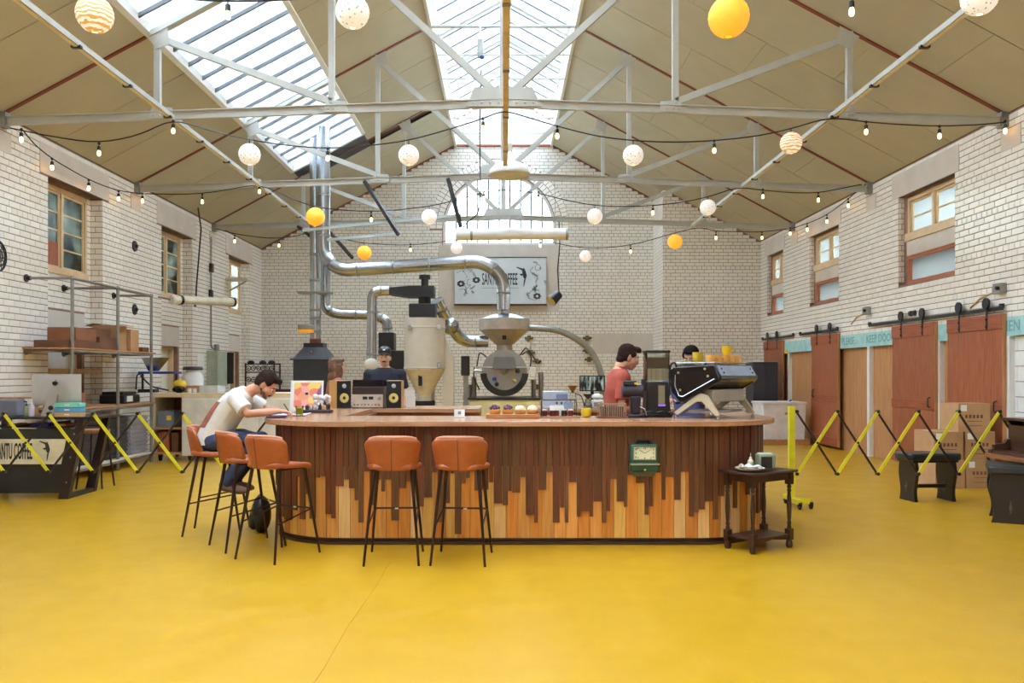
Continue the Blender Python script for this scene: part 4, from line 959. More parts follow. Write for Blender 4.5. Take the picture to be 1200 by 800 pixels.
MB().bar((-.55,-.2,zc+.1),(.55,-.2,zc+.1),.025,.03).build('door_bar',m_steel,ro); MB().cyl((-.6,-.17,zc+.03),(-.45,-.17,zc+.03),.03).build('latch',m_steel,ro); MB().bx(.5,.62,-.22,-.1,zc-.1,zc+.1).build('control_valve',m_white,ro,bevel=.02)
# hopper
zt,zm,zn,zk=PZ(373,YR_),PZ(386,YR_),PZ(404,YR_),PZ(411,YR_); rh=30*k
MB().lathe([(rh,zm),(rh,zt),(rh*.96,zt)],(0,.25,0),40,caps=False).build('hopper_band',M('hopper_taupe',(176,164,150),.35,.3),ro); MB().lathe([(rh*.99,zm),(.16,zn),(.16,zk)],(0,.25,0),40).build('hopper_cone',M('hopper_taupe',(176,164,150),.35,.3),ro)
MB().lathe([(rh,zt),(rh*.5,zt+.09),(.08,zt+.12),(.07,zt+.2),(.0,zt+.22)],(0,.25,0),36).build('hopper_lid',m_steel,ro)
MB().bx(-.04,.04,.25-rh*.72,.25-rh*.6,PZ(398,YR_),PZ(388,YR_)).build('sight_glass',m_black,ro)
MB().add([(-.19,-.05,zk),(.19,-.05,zk),(.19,.35,zk),(-.19,.35,zk),(-.23,-.25,PZ(432,YR_)),(.23,-.25,PZ(432,YR_)),(.23,.1,PZ(432,YR_)),(-.23,.1,PZ(432,YR_))],[(0,1,2,3),(4,7,6,5),(0,4,5,1),(1,5,6,2),(2,6,7,3),(3,7,4,0)]).build('feed_chute',M('chute_taupe',(84,72,60),.6),ro,False)
dname(ro,[(rh*.9,.3,zm+.05),(1.15,.3,zm+.02),(1.75,.3,zm-.35),(2.0,.3,zc),(2.0,.3,.9)],.065,'loading_pipe',M('loading_pipe_grey',(150,146,138),.35,.5),.5,14,False)
for pts in ([(.3,0,zk-.1),(.45,-.1,zk+.1),(.55,-.1,zc+.3),(.5,-.15,zc+.05)],[(.35,0,zc+.35),(.5,-.05,zc+.45),(.66,-.05,zc+.16),(.72,-.1,zc+.22)],[(-.35,.0,zc+.3),(-.5,-.05,zc+.42),(-.55,-.05,zc+.1)],[(-.5,.1,zc-.35),(-.62,.0,zc-.1),(-.6,0,zc+.1)]): MB().tube(arcpts(pts,.12),.014,6).build('hose',m_dsteel,ro)
cp=MB().bx(rp(544,0)[0]-.06,rp(554,0)[0]-.06,-.1,.05,PZ(440,YR_),PZ(417,YR_)).build('control_screen',m_black,ro,bevel=.01); MB().bx(rp(549,0)[0]-.1,rp(549,0)[0]+.0,-.05,.05,0,PZ(440,YR_)).build('control_post',m_galv,ro)
for x,h in ((-.72,.3),(-.62,.45),(.6,.4),(.75,.55)): MB().cyl((x,.3,zb),(x,.3,zb+h),.05).build('burner_pipe',m_galv,ro)
# duct from the hopper across to the flue
YD=16.85
du=T('exhaust_duct','long shiny steel exhaust duct rising from the roaster and running left to the flue','duct',(0,0,0))
dname(du,[P(590,363,YD),P(590,325,YD),P(566,306,YD),P(398,317,YD),P(379,300,YD),P(379,205,YD),(PX(379,YD),YD,roofz(PX(379,YD))-.02)],.135,'duct',rad=.35)
d2=T('cyclone_duct','steel duct stepping down from the cyclone to the roaster drum','duct',(0,0,0))
dname(d2,[P(512,352,16.3),P(522,372,16.5),P(541,400,16.8),P(572,400,16.85)],.12,rad=.2); MB().sph(P(528,382,16.5),.17).build('duct_access_ball',m_steel,d2)
# cyclone
YC=15.6; kc=YC/F; xc=PX(496,YC)
cy=T('cyclone_collector','beige cyclone chaff collector with a black fan on top','cyclone',(xc,YC+.3,0))
rc=24.5*kc
MB().lathe([(rc,PZ(432,YC)),(rc,PZ(372,YC)),(rc*.2,PZ(371,YC))],(0,0,0),36).build('drum_body',m_beige,cy)
MB().lathe([(.13,PZ(466,YC)),(.13,PZ(462,YC)),(rc*.98,PZ(433,YC))],(0,0,0),36).build('cone',M('warm_beige',(200,188,164),.4),cy)
for py in (383,431): MB().lathe([(rc*1.01,PZ(py,YC)-.02),(rc*1.03,PZ(py,YC)),(rc*1.01,PZ(py,YC)+.02)],(0,0,0),36,caps=False).build('band',m_beige,cy)
for sx,pz in ((.3,383),(.3,428),(-.25,384)): MB().bx(sx-.03,sx+.03,-rc*1.0,-rc*.88,PZ(pz,YC)-.05,PZ(pz,YC)+.05).build('clamp',m_steel,cy)
MB().bx(-.09+.0,-.02,-rc*.8,-rc*.62,PZ(452,YC),PZ(438,YC)).build('sight_glass',m_black,cy)
MB().lathe([(.2,0),(.2,.25)],(0,0,PZ(478,YC)-.12),20).build('waste_drum',m_black,cy); MB().lathe([(.14,PZ(478,YC)+.13),(.14,PZ(466,YC)+.02)],(0,0,0),20).build('drum_neck',m_beige,cy)
MB().lathe([(.26,.0),(.26,PZ(478,YC)-.12)],(0,0,0),20).build('collection_bin',m_galv,cy)
for a in (.15,1.2,1.95,3.0): MB().bar((rc*.96*math.cos(a),rc*.96*math.sin(a),0),(rc*.96*math.cos(a),rc*.96*math.sin(a),PZ(430,YC)),.06,.06).build('leg',m_beige,cy)
MB().prism([(rc*.9,0),(rc*.9+.2,0),(rc*.9+.2,PZ(420,YC)),(rc*.9-.02,PZ(385,YC))],-.05,.3,'y').build('side_panel',m_beige,cy)
MB().bx(-.28,.22,-.25,.25,PZ(371,YC),PZ(355,YC)).build('fan_housing',m_black,cy,bevel=.02); MB().cyl((0,0,PZ(355,YC)),(0,0,PZ(347,YC)),.12).build('fan_neck',m_black,cy)
MB().prism([(PX(508,YC)-xc,PZ(347,YC)),(PX(508,YC)-xc,PZ(334,YC)),(PX(478,YC)-xc,PZ(334,YC)),(PX(455,YC)-xc,PZ(336,YC)),(PX(455,YC)-xc,PZ(344,YC)),(PX(478,YC)-xc,PZ(347,YC))],-.2,.2,'y').build('transition_box',m_black,cy,False)
MB().cyl((0,0,PZ(334,YC)),(0,0,PZ(325,YC)),.07).cyl((0,0,PZ(325,YC)),(0,0,PZ(320,YC)),.11).build('fan_motor',m_black,cy)
d3=T('cyclone_outlet_duct','steel duct bending down from the black fan box behind the man in the cap','duct',(0,0,0))
dname(d3,[P(457,340,YC+.3),P(436,341,YC+.3),P(435.5,440,YC+.3),P(435.5,476,YC+.3)],.095,rad=.25); MB().sph(P(435,428,YC+.15),.14,(1,.5,1)).build('inspection_cap',m_beige,d3)
# afterburner box under the small elbow
YA=17.6
d4=T('flue_branch_duct','thin steel flue with a side branch ending in a black burner box','duct',(0,0,0))
dname(d4,[(PX(381,YA),YA,roofz(PX(381,YA))-.03),P(381,250,YA),P(381,362,YA),P(395,368,YA),P(440,369,YA),P(454,376,YA),P(454,392,YA)],.105,rad=.25)
MB().bx(PX(445,YA),PX(463,YA),YA-.2,YA+.2,PZ(410,YA),PZ(390,YA)).bx(PX(450,YA),PX(474,YA),YA-.1,YA+.3,0,PZ(411,YA)).build('burner_box',m_black,d4,bevel=.01)
# chimney with hood
YH=17.2; xh=PX(369.5,YH); kh=YH/F
ch=T('chimney_hood','black forge-like hood with a tall steel chimney at the left of the plant','chimney hood',(xh,YH,0))
MB().cyl((0,0,PZ(400,YH)),(0,0,roofz(xh)-.02),6.4*kh,n=22).build('chimney',m_steel,ch)
for py in (365,375,390,300,330): MB().cyl((0,0,PZ(py,YH)),(0,0,PZ(py,YH)+.05),6.8*kh,n=22).build('chimney_collar',m_galv,ch)
MB().cyl((0,0,PZ(404,YH)),(0,0,PZ(397,YH)),6.7*kh,n=22).build('rust_collar',m_oxide,ch)
MB().bx(-.34,.34,-.16,.16,PZ(343,YH)-.02,PZ(343,YH)+.02).build('support_plate',m_galv,ch)
b=.36
MB().bx(-.2,.2,-.2,.2,PZ(407,YH),PZ(402,YH)).build('hood_collar',m_black,ch); MB().add([(-.2,-.2,PZ(407,YH)),(.2,-.2,PZ(407,YH)),(.2,.2,PZ(407,YH)),(-.2,.2,PZ(407,YH)),(-.38,-.38,PZ(421,YH)),(.38,-.38,PZ(421,YH)),(.38,.38,PZ(421,YH)),(-.38,.38,PZ(421,YH))],[(0,1,2,3),(4,7,6,5),(0,4,5,1),(1,5,6,2),(2,6,7,3),(3,7,4,0)]).build('hood',M('hood_black',(52,52,54),.5,.3),ch,False)
MB().bx(-.37,.37,-.37,.37,0,PZ(421,YH)).build('furnace_box',M('furnace_black',(40,40,42),.55),ch,bevel=.01); MB().lathe([(.02,0),(.02,-.04)],(0,-.3,PZ(412,YH)),10,'y').build('knob',m_steel,ch)
MB().bar((-.45,-.3,PZ(421,YH)),(.45,-.3,PZ(421,YH)),.03,.03).build('hood_rail',m_black,ch)
hl_=T('wall_heater','small orange-lit infrared heater clamped to the chimney','heater',(PX(359,17.0),17.0,PZ(385,17.0)))
MB().bx(-.16,.15,-.08,.08,-.02,.08).build('heater_case',m_galv,hl_,bevel=.01); MB().bx(-.15,.14,-.09,.07,-.08,-.02).build('glowing_element',M('amber_glow',(214,140,30),.4,emit=(220,140,20),estr=.5),hl_)
# black strut frame hanging below the trusses
def strutf(name,label,pts): 
    t=T(name,label,'strut',(0,0,0))
    for a,b in pts: MB().bar(a,b,.05,.06).build('channel',m_dsteel,t)
strutf('hanging_strut','black steel channel hanging down left of the arched window',[(P(427,212,14.93),P(467,275,14.5))])
strutf('hanging_strut','black steel channel hanging just left of the roller screen',[(P(525,209,14.93),P(540,266,14.8))])
strutf('hanging_strut','black steel channel slanting down beside the steel flues',[(P(379,264,18.88),P(413,302,17.9))])
strutf('hanging_strut','short black steel channel slanting down left of the flues',[(P(349,265,18.9),P(377,287,18.2))])
t=T('pipe_rack','pair of pale grey rails between the flues and the hanging channel','rail',(0,0,0))
for a,b in ((P(355,270,15.6),P(540,252,14.9)),(P(384,281,15.3),P(466,274,14.6))): MB().bar(a,b,.05,.05).build('rail',M('pale_blue_grey',(176,186,186),.45),t)
# framed wall sign
YS=22.62
sg_=T('wall_sign','wide framed white sign with lettering and flower drawings under the arched window','sign',(PX(586.5,YS),YS,PZ(329,YS)))
hw,hh=53.5*YS/F,27*YS/F
m_bd=M('sign_board',(206,212,214),.5,var=.03); m_ink=M('sign_ink',(40,40,42),.6)
MB().bx(-hw,hw,-.02,.05,-hh,hh).build('board',m_bd,sg_); MB().bx(-hw-.02,hw+.02,-.03,.05,-hh-.04,-hh).bx(-hw-.02,hw+.02,-.03,.05,hh,hh+.02).build('frame',m_dark,sg_)
text('lettering','SANTU COFFEE',.45,m_ink,(-.02,-.024,.03),sg_,.31)
MB().bx(-.5,.5,-.024,-.02,-.2,-.193).build('underline',m_ink,sg_)
def emblem(t,x,z,s,y,mat):
    m=MB(); 
    m.prism([(x-.02*s,z+.25*s),(x+.05*s,z+.3*s),(x+.1*s,z+.2*s),(x+.14*s,z+.05*s),(x+.1*s,z-.08*s),(x+.03*s,z-.02*s),(x+.0*s,z+.12*s)],y-.003,y,'y')
    m.prism([(x+.02*s,z+.27*s),(x-.18*s,z+.33*s),(x-.2*s,z+.31*s),(x-.02*s,z+.22*s)],y-.003,y,'y')
    m.prism([(x+.1*s,z-.08*s),(x+.05*s,z-.3*s),(x+.03*s,z-.3*s),(x+.05*s,z-.06*s)],y-.003,y,'y')
    m.prism([(x+.05*s,z+.12*s),(x-.1*s,z+.1*s),(x-.02*s,z+.03*s)],y-.003,y,'y')
    return m.build('bird_emblem',mat,t,False)
emblem(sg_,.6,.1,.85,-.022,m_ink)
rg4=random.Random(21); m_line=M('sign_line_grey',(120,126,130),.6)
def squiggle(cx,cz,s):
    pts=[]; a=rg4.uniform(0,6)
    for k in range(9):
        a+=rg4.uniform(-.9,1.2); pts.append((cx+s*math.cos(a)*(.4+.6*rg4.random()),-.023,cz+s*math.sin(a)*(.4+.6*rg4.random())))
    return arcpts(pts,.2*s,3)
for cx in (-1.0,-.8,-.85,-1.05,.85,1.0,1.05,.95): 
    for q in range(3): MB().tube(squiggle(cx+rg4.uniform(-.1,.1),rg4.uniform(-.42,.4),rg4.uniform(.1,.24)),.006,4).build('flower_line',m_line,sg_)
for cx,cz in ((-.66,.02),(-1.08,-.08),(1.0,-.42)):
    m=MB()
    for q in range(7): a=q*.9; m.sph((cx+.07*math.cos(a),-.022,cz+.06*math.sin(a)),.045,(1,.12,.6),8,5)
    m.build('dark_blossom',m_ink,sg_)
# roller screens, spotlight, dome lamp
def roller(label,p0,p1,r,cable):
    t=T('roller_screen',label,'roller screen',(0,0,0))
    a,b=Vector(p0),Vector(p1); MB().cyl(a,b,r,n=16).build('tube_case',m_white,t); u=(b-a).normalized()
    for q in (.0,.13,1.0): c=a+(b-a)*q; MB().cyl(c-u*.02,c+u*.02,r*1.12,n=16).build('end_band',m_galv if q else m_white,t)
    MB().tube(cable,.012,6).build('power_cable',m_cable,t)
    for q in (.1,.9): c=a+(b-a)*q; MB().cyl(c,(c.x,14.93,5.0),.006,n=5).build('suspension_wire',m_galv,t)
    return t
YP=14.6
roller('white rolled projection screen hanging before the arched window',P(536,275,YP),P(664,274,YP),.1,arcpts([P(537,276,YP),P(545,262,YP),P(562,250,YP),P(563,215,YP),P(562,150,YP-.3),P(564,82,YP)],.3))
t=T('junction_box','small white cable box hanging on a cord from the lantern','junction box',P(563,57,YP)); MB().bx(-.05,.05,-.05,.05,-.16,.16).build('box',m_galv,t,bevel=.01); MB().sph((.03,-.02,-.15),.045).build('blue_plug',M('blue_plug',(60,90,150),.4),t); MB().cyl((0,0,.16),(0,0,PZ(23,YP)-PZ(57,YP)),.012,n=6).build('cord',m_white,t)
sp=T('spotlight','black spotlight hanging on a cord right of the wall sign','spotlight',P(655,347,18.9)); MB().cyl((0,-.0,.05),(-.18,-.1,-.12),.1,.13,n=16).build('lamp_barrel',m_black,sp); MB().cyl((-.18,-.1,-.12),(-.185,-.103,-.125),.12,n=16).build('lens',M('amber_lens',(196,160,90),.3),sp); MB().tube([(0,0,.1),(-.03,0,.6),(.02,0,1.2),(0,0,PZ(257,18.9)-PZ(347,18.9))],.014,6).build('cord',m_cable,sp)
YL=14.3; xl=PX(597,YL)
dl=T('dome_lamp','large white enamel dome pendant lamp hanging in the middle of the hall','pendant lamp',(xl,YL,PZ(204,YL)))
r=23.5*YL/F
MB().lathe([(r,-.03),(r*1.02,.0),(r*.97,.07),(r*.7,.16),(r*.3,.21),(r*.2,.25),(r*.16,.36),(.03,.4)],(0,0,0),40,caps=False).build('shade',m_white,dl,solid=.008); MB().lathe([(r*.97,-.015),(0,-.02)],(0,0,0),36).build('diffuser',M('yellowed_diffuser',(214,198,150),.5),dl)
MB().cyl((0,0,.38),(0,0,.52),.05).build('ceiling_box',m_conc,dl); MB().cyl((0,0,.5),(0,0,4.98-PZ(204,YL)),.015,n=6).build('drop_rod',m_paint,dl)
# pipes and valves on the back wall
t=T('wall_valves','old brass gas valves and pipes fixed on the back wall behind the roaster','valves',(0,YB-.05,0))
for px,py in ((620,396),(622,413),(629,423),(688,396),(688,411),(690,421),(630,453)):
    x,z=PX(px,YB),PZ(py,YB); MB().cyl((x-.12,0,z),(x+.12,0,z),.035,n=8).cyl((x,0,z-.07),(x,0,z+.07),.05,n=8).build('valve',M('old_brass',(120,104,72),.5,.5),t)
for px,a,b in ((621,396,413),(688,396,411)): MB().cyl((PX(px,YB),0,PZ(a,YB)),(PX(px,YB),0,PZ(b,YB)),.012,n=6).build('pipe',m_conc,t)
# ------------------------------------------------------------------ left side of the hall
# brick sill and white hatch in the near recess (its door leaf stays behind the rack)
a,b=LREC[0]
MB().bx(-W-RD-.02,-W+.03,a,b-.05,1.50,1.58).build('brick_sill',M('buff_sill_brick',(176,144,104),.7,var=.3,scale=14,stretch=(1,4,1)),wall_left)
rk=T('pipe_rack_shelving','galvanised pipe shelving standing against the left wall','shelving',(0,0,0))
XP=-5.99
for i,(y,xw) in enumerate(((11.5,-W),(12.86,-W-RD),(14.08,-W))):
    MB().cyl((XP,y,0),(XP,y,2.83),.024).build('post',m_galv,rk)
    for z in (2.83,1.82,.97,.13):
        x_=xw+.012 if z>1 else -W+.012
        MB().cyl((XP,y,z),(x_,y,z),.02,n=10).build('cross_pipe',m_galv,rk)
        fl=MB().cyl((x_,y,z),(x_+.02,y,z),.055,n=12).cyl((x_+.02,y,z),(x_+.07,y,z),.032,n=10).build('wall_flange',m_dsteel if z>2 else m_galv,rk)
        MB().sph((XP,y,z),.036,nu=10,nv=6).build('pipe_clamp',m_galv,rk)
for z in (2.83,1.82,.97,.13): MB().cyl((XP,11.5,z),(XP,14.08,z),.02,n=10).build('long_pipe',m_galv,rk)
for z,m in ((1.845,m_ply),(.995,m_ply),(.155,m_conc)): MB().bx(-W+.02,XP+.03,11.4,14.2,z,z+.022).build('shelf_board',m,rk)
def carton(name,label,x0,x1,y0,y1,z0,z1,mat,cat='box',open_=False):
    t=T(name,label,cat,((x0+x1)/2,(y0+y1)/2,z0+.002)); dx,dy,h=(x1-x0)/2,(y1-y0)/2,z1-z0
    if open_:
        MB().bx(-dx,dx,-dy,-dy+.006,0,h).bx(-dx,dx,dy-.006,dy,0,h).bx(-dx,-dx+.006,-dy,dy,0,h).bx(dx-.006,dx,-dy,dy,0,h).bx(-dx,dx,-dy,dy,0,.006).build('carton_body',mat,t)
        MB().box((dx+.06,0,h+.005),(.14,2*dy,.006),Matrix.Rotation(.2,3,'Y')).build('flap',mat,t); MB().box((-dx-.06,0,h+.01),(.14,2*dy,.006),Matrix.Rotation(-.3,3,'Y')).build('flap',mat,t)
    else:
        MB().bx(-dx,dx,-dy,dy,0,h).build('carton_body',mat,t,bevel=.004); MB().bx(-.03,.03,-dy-.001,dy+.001,h-.001,h+.001).build('tape_strip',M('parcel_tape',(196,170,126),.35),t)
    return t
m_dcard=M('brown_cardboard',(110,72,48),.85,var=.15); Z1=1.869
carton('flat_cartons','bundle of flattened brown cardboard lying at the near end of the upper shelf',-6.5,-6.02,11.45,12.35,Z1,Z1+.1,m_dcard)
carton('flat_cartons','second bundle of flattened cardboard behind the first on the upper shelf',-6.55,-6.05,12.4,13.05,Z1,Z1+.18,m_dcard)
carton('shipping_box','reddish brown box lying on the flattened cardboard near the first post',-6.45,-6.05,11.7,12.3,Z1+.104,Z1+.29,M('red_brown_card',(140,88,58),.85))
carton('shipping_box','dark ribbed box on the second cardboard bundle of the upper shelf',-6.5,-6.15,12.42,12.95,Z1+.184,Z1+.32,m_dcard)
carton('shipping_box','open tan box with raised flaps in the middle of the upper shelf',-6.5,-6.1,13.1,13.4,Z1,Z1+.4,m_card,open_=True)
carton('shipping_box','tall plain tan box right of the open one on the upper shelf',-6.45,-6.1,13.55,13.85,Z1,Z1+.36,m_card)
carton('shipping_box','low brown box at the far end of the upper shelf',-6.4,-6.06,13.9,14.15,Z1,Z1+.08,m_dcard)
Z2=1.019
carton('shipping_box','small brown box on the pipe shelf worktop right of the computer',-6.45,-6.1,11.6,12.1,Z2,Z2+.2,M('red_brown_card',(140,88,58),.85))
pr=T('label_printer','black and white label printers at the far end of the shelf worktop','printer',(-6.3,13.6,Z2+.002)); MB().bx(-.2,.2,-.3,.3,0,.14).build('printer_case',m_black,pr,bevel=.02); MB().bx(-.05,.21,-.2,.0,.03,.12).build('paper_door',m_white,pr); MB().bx(-.18,.16,-.25,.25,.14,.19).build('lid',m_dsteel,pr,bevel=.01)
for k,(y0,y1,lab,mat) in enumerate(((11.75,12.55,'dark ribbed plastic crate nearest on the bottom shelf',M('charcoal_crate',(66,62,64),.6)),(12.68,13.35,'dark ribbed plastic crate in the middle of the bottom shelf',M('charcoal_crate',(66,62,64),.6)),(13.45,14.1,'grey slatted plastic crate at the far end of the bottom shelf',M('grey_crate',(150,146,150),.6)))):
    c=T('storage_crate',lab,'crate',(-6.3,(y0+y1)/2,.179),0,'crates on the bottom shelf'); d=(y1-y0)/2
    MB().bx(-.29,.22,-d,d,0,.62).build('crate_body',mat,c)
    for q in range(9): MB().bx(.22,.24,-d,d,.02+.067*q,.06+.067*q).build('rib',mat,c)
    for q in range(9): MB().bx(-.27,.21,-d-.015,-d,.02+.067*q,.06+.067*q).build('rib',mat,c)
# black trade-show desk with computer
dk_=T('black_desk','black desk with slanted frame and a printed front sign at the left edge','desk',(0,0,0))
YD0,YD1,DZ=9.92,10.62,.985
MB().bx(-6.4,-4.93,YD0-.03,YD1+.03,DZ-.03,DZ).build('desk_top',M('black_top',(38,34,36),.3),dk_,bevel=.004)
def leg(y): 
    MB().prism([(-5.34,0),(-5.22,0),(-5.03,.955),(-5.11,.955)],y,y+.07,'y').build('slanted_leg',M('black_brown_frame',(44,28,28),.45),dk_,False)
    MB().prism([(-6.42,0),(-6.34,0),(-6.3,.955),(-6.4,.955)],y,y+.07,'y').build('slanted_leg',M('black_brown_frame',(44,28,28),.45),dk_,False)
leg(YD0); leg(YD1-.07); MB().bx(-5.3,-5.22,YD0+.07,YD1-.07,0,.05).build('foot_rail',m_black,dk_)
MB().prism([(-6.36,.07),(-5.3,.07),(-5.13,.84),(-6.33,.84)],YD0+.01,YD0+.03,'y').build('front_panel',M('charcoal_panel',(40,38,36),.7),dk_,False)
for z in (.2,.5,.78): MB().sph((-5.27+.16*z,YD0-.002,z),.011,nu=8,nv=5).build('rivet',m_galv,dk_)
sb=MB().prism([(-6.35,.42),(-5.3,.42),(-5.24,.72),(-6.33,.72)],YD0-.012,YD0+.0,'y').build('sign_panel',M('cream_sign',(224,216,190),.5),dk_,False)
o=text('lettering','SANTU COFFEE',.27,m_ink,(-5.86,YD0-.0145,.565),sb,.235); 
emblem(sb,-5.48,.575,.38,YD0-.013,m_ink)
MB().bx(-6.3,-5.1,YD0+.1,YD1-.1,.85,.865).build('under_shelf',m_black,dk_)
for nm,lab,x0,x1,z1,c in (('ring_binder','blue folder lying on the shelf under the black desk top',-5.75,-5.52,.9,(56,60,180)),('paper_tray','orange paper bundle under the desk top right of the blue folder',-5.45,-5.3,.895,(196,140,90)),('paper_tray','orange paper bundle under the desk top at the left',-6.02,-5.93,.895,(206,160,80))):
    t=MB().bx(x0,x1,YD0+.12,YD0+.4,.867,z1).build(nm,M('c%d%d%d'%c,c,.6),bevel=.003); tag(t,lab,'folder')
def on_d(px,Y): return (PX(px,Y),Y,DZ+.0015)
ic=T('desktop_computer','silver all-in-one computer seen from behind on the black desk','computer',on_d(67,10.15),math.radians(6))
m_alu=M('aluminium',(196,196,194),.35,.6,var=.03)
MB().grid(lambda u,v:((u-.5)*.575,-.02-.035*(1-(2*u-1)**2)*(1-(2*v-1)**2)**.5,.125+.385*v),12,8).build('back_shell',m_alu,ic); MB().bx(-.2875,.2875,-.02,-.005,.125,.51).build('screen_slab',m_alu,ic,bevel=.003)
MB().prism([(-.16,.0),(-.01,.0),(.04,.26),(-.06,.26)],-.085,-.065,'y').bx(-.16,-.01,-.09,.12,0,.006).build('stand',m_alu,ic,False); MB().cyl((-.04,-.092,.1),(-.04,-.084,.1),.028,n=16).build('stand_hole',m_dsteel,ic)
lg=MB(); lg.sph((-.012,-.063,.40),.022,(1,.25,1.05),12,8).sph((.012,-.063,.40),.022,(1,.25,1.05),12,8).sph((0,-.063,.392),.022,(1,.25,1.0),12,8).sph((.006,-.062,.432),.009,(.6,.3,1.3),8,5,Matrix.Rotation(.6,3,'Y')); lg.build('logo',m_black,ic)
for k,(z,c,lab) in enumerate(((0,(196,160,110),'tan cardboard folder under the blue one before the computer'),(.056,(86,150,200),'blue cardboard file box standing before the computer'),(.115,(120,206,180),'mint green box file on top of the blue one'))):
    t=MB().bx(-.155,.155,-.09,.05,0,.052).build('box_file',M('bf%d'%k,c,.5),bevel=.004); tag(t,lab,'box file').location=(PX(82,9.98)+.01,9.98,DZ+.002+z); MB().bx(-.03,.03,-.092,-.09,.02,.035).build('label_plate',m_white,t)
t=T('desk_speaker','grey boxy speaker at the left end of the black desk','speaker',on_d(12,10.1)); MB().bx(-.14,.13,-.08,.1,0,.2).build('case',M('blue_grey_case',(120,122,140),.5),t,bevel=.01); MB().bx(-.13,.12,-.084,-.08,.02,.18).build('grille',M('grille_grey',(108,108,124),.7),t)
for px,Y,h,c,lab in ((31,10.05,.17,(150,160,120),'olive spray bottle on the black desk beside the computer'),(37,10.05,.2,(196,190,204),'clear pump bottle on the black desk next to the olive one')):
    t=T('hand_bottle',lab,'bottle',on_d(px,Y)); MB().lathe([(.03,0),(.033,.02),(.033,h*.6),(.012,h*.75)],(0,0,0),14).build('bottle_body',M('bo%d'%px,c,.3),t); MB().lathe([(.012,h*.75),(.012,h*.85),(.006,h*.9),(.006,h)],(0,0,0),10).bx(-.03,.006,-.006,.006,h,h+.014).build('pump',m_white if px>33 else m_black,t)
for k,(px,Y,lab) in enumerate(((8,10.5,'wooden letter tray at the far left back of the desk'),(33,10.5,'wooden letter tray behind the pump bottle'))):
    t=T('letter_tray',lab,'tray',on_d(px,Y)); MB().bx(-.1,.1,-.06,.06,.2,.22).bx(-.1,-.085,-.06,.06,0,.2).bx(.085,.1,-.06,.06,0,.2).bx(-.1,.1,-.06,.06,.1,.115).build('tray_frame',m_ply,t)
# thin stool leg frame behind the desk
t=T('metal_stool','thin dark metal stool half hidden behind the black desk','stool',(PX(112,10.95),10.95,0))
for sx in (-1,1):
    for sy in (-1,1): MB().cyl((sx*.1,sy*.1,.72),(sx*.17,sy*.17,0),.012,n=8).build('leg',m_legs,t)
MB().lathe([(.17,.72),(.18,.74),(.17,.77),(0,.775)],(0,0,0),20).build('seat',m_ply,t)
# white workbench island
YW=14.18; wz=1.10
wb_=T('white_workbench','long white workbench on castors with an open shelf end behind the seated man','workbench',(0,0,0))
xa,xb,xm=PX(178,YW),PX(352,YW),PX(213,YW)
MB().bx(xa-.02,xb,YW+.0,YW+1.0,wz,wz+.07).build('bench_top',M('birch_top',(218,200,164),.5),wb_,bevel=.004)
MB().bx(xm,xb-.03,YW,YW+.95,.1,wz).build('cabinet_body',M('white_laminate',(222,218,210),.5),wb_)
for k in range(3): MB().bx(xm+.02+k*(xb-xm)/3,xm-.02+(k+1)*(xb-xm)/3-.03,YW-.015,YW,.13,wz-.03).build('door_panel',M('white_laminate2',(226,222,214),.5),wb_,bevel=.003)
for z in (.12,.55): MB().bx(xa,xm,YW,YW+.95,z,z+.03).build('open_shelf',m_ply,wb_)
MB().bx(xa,xa+.03,YW,YW+.95,.12,wz).build('end_panel',M('birch_top',(218,200,164),.5),wb_); MB().bx(xa,xm,YW+.9,YW+.95,.12,wz).build('back_panel',m_mahog,wb_)
for x in (xa+.1,xm+.1,(xm+xb)/2,xb-.15): 
    for y in (YW+.12,YW+.85): MB().cyl((x-.015,y,.05),(x+.015,y,.05),.05,n=14).bx(x-.03,x+.03,y-.03,y+.03,.06,.12).build('castor',m_dsteel,wb_)
t=carton('storage_crate','grey plastic crate with a yellow label on the open shelf of the workbench',PX(183,YW),PX(202,YW),YW+.05,YW+.5,.582,.86,M('grey_blue_crate',(110,116,130),.5),'crate'); MB().bx(.02,.1,-.231,-.226,.12,.2).build('yellow_label',m_yel,t)
carton('storage_box','orange-brown wooden box on the lowest shelf of the workbench',PX(183,YW),PX(196,YW),YW+.05,YW+.5,.152,.5,m_mahog)
carton('storage_box','small brown box right of the wooden box in the workbench',PX(198,YW),PX(206,YW),YW+.1,YW+.5,.152,.48,m_dcard)
t=T('paper_bag_roll','white crumpled plastic bag hanging in the open end of the workbench','bag',(PX(207.5,YW),YW+.45,.582)); MB().sph((0,0,.2),.12,(.5,.7,1.6),14,10).build('bag_body',m_white,t); MB().cyl((0,0,.38),(0,0,.44),.03).build('bag_neck',m_white,t)
WZ=wz+.072
def on_w(px,Y): return (PX(px,Y),Y,WZ)
t=T('plastic_drum','white plastic drum with a black lid on the workbench','drum',on_w(226,14.95)); MB().lathe([(.17,0),(.19,.03),(.19,.28),(.12,.38),(.12,.4)],(0,0,0),26).build('drum_body',m_white,t); MB().lathe([(.17,.4),(.18,.42),(.16,.46),(0,.465)],(0,0,0),26).build('drum_lid',m_black,t)
t=T('face_mask','yellow and black respirator mask lying on the workbench','mask',on_w(211,14.3)); MB().sph((0,0,.15),.11,(1,.9,.75),16,10).build('yellow_shell',m_yel,t); MB().sph((0,-.03,.07),.095,(1,.85,.8),14,8).build('black_face',m_black,t)
for x in (-.05,.05): MB().cyl((x,-.1,.07),(x,-.13,.06),.035).build('filter',m_dsteel,t)
carton('shipping_box','flat tan carton behind the respirator on the workbench',PX(219,14.9),PX(243,14.9),14.5,14.75,WZ,WZ+.12,m_card)
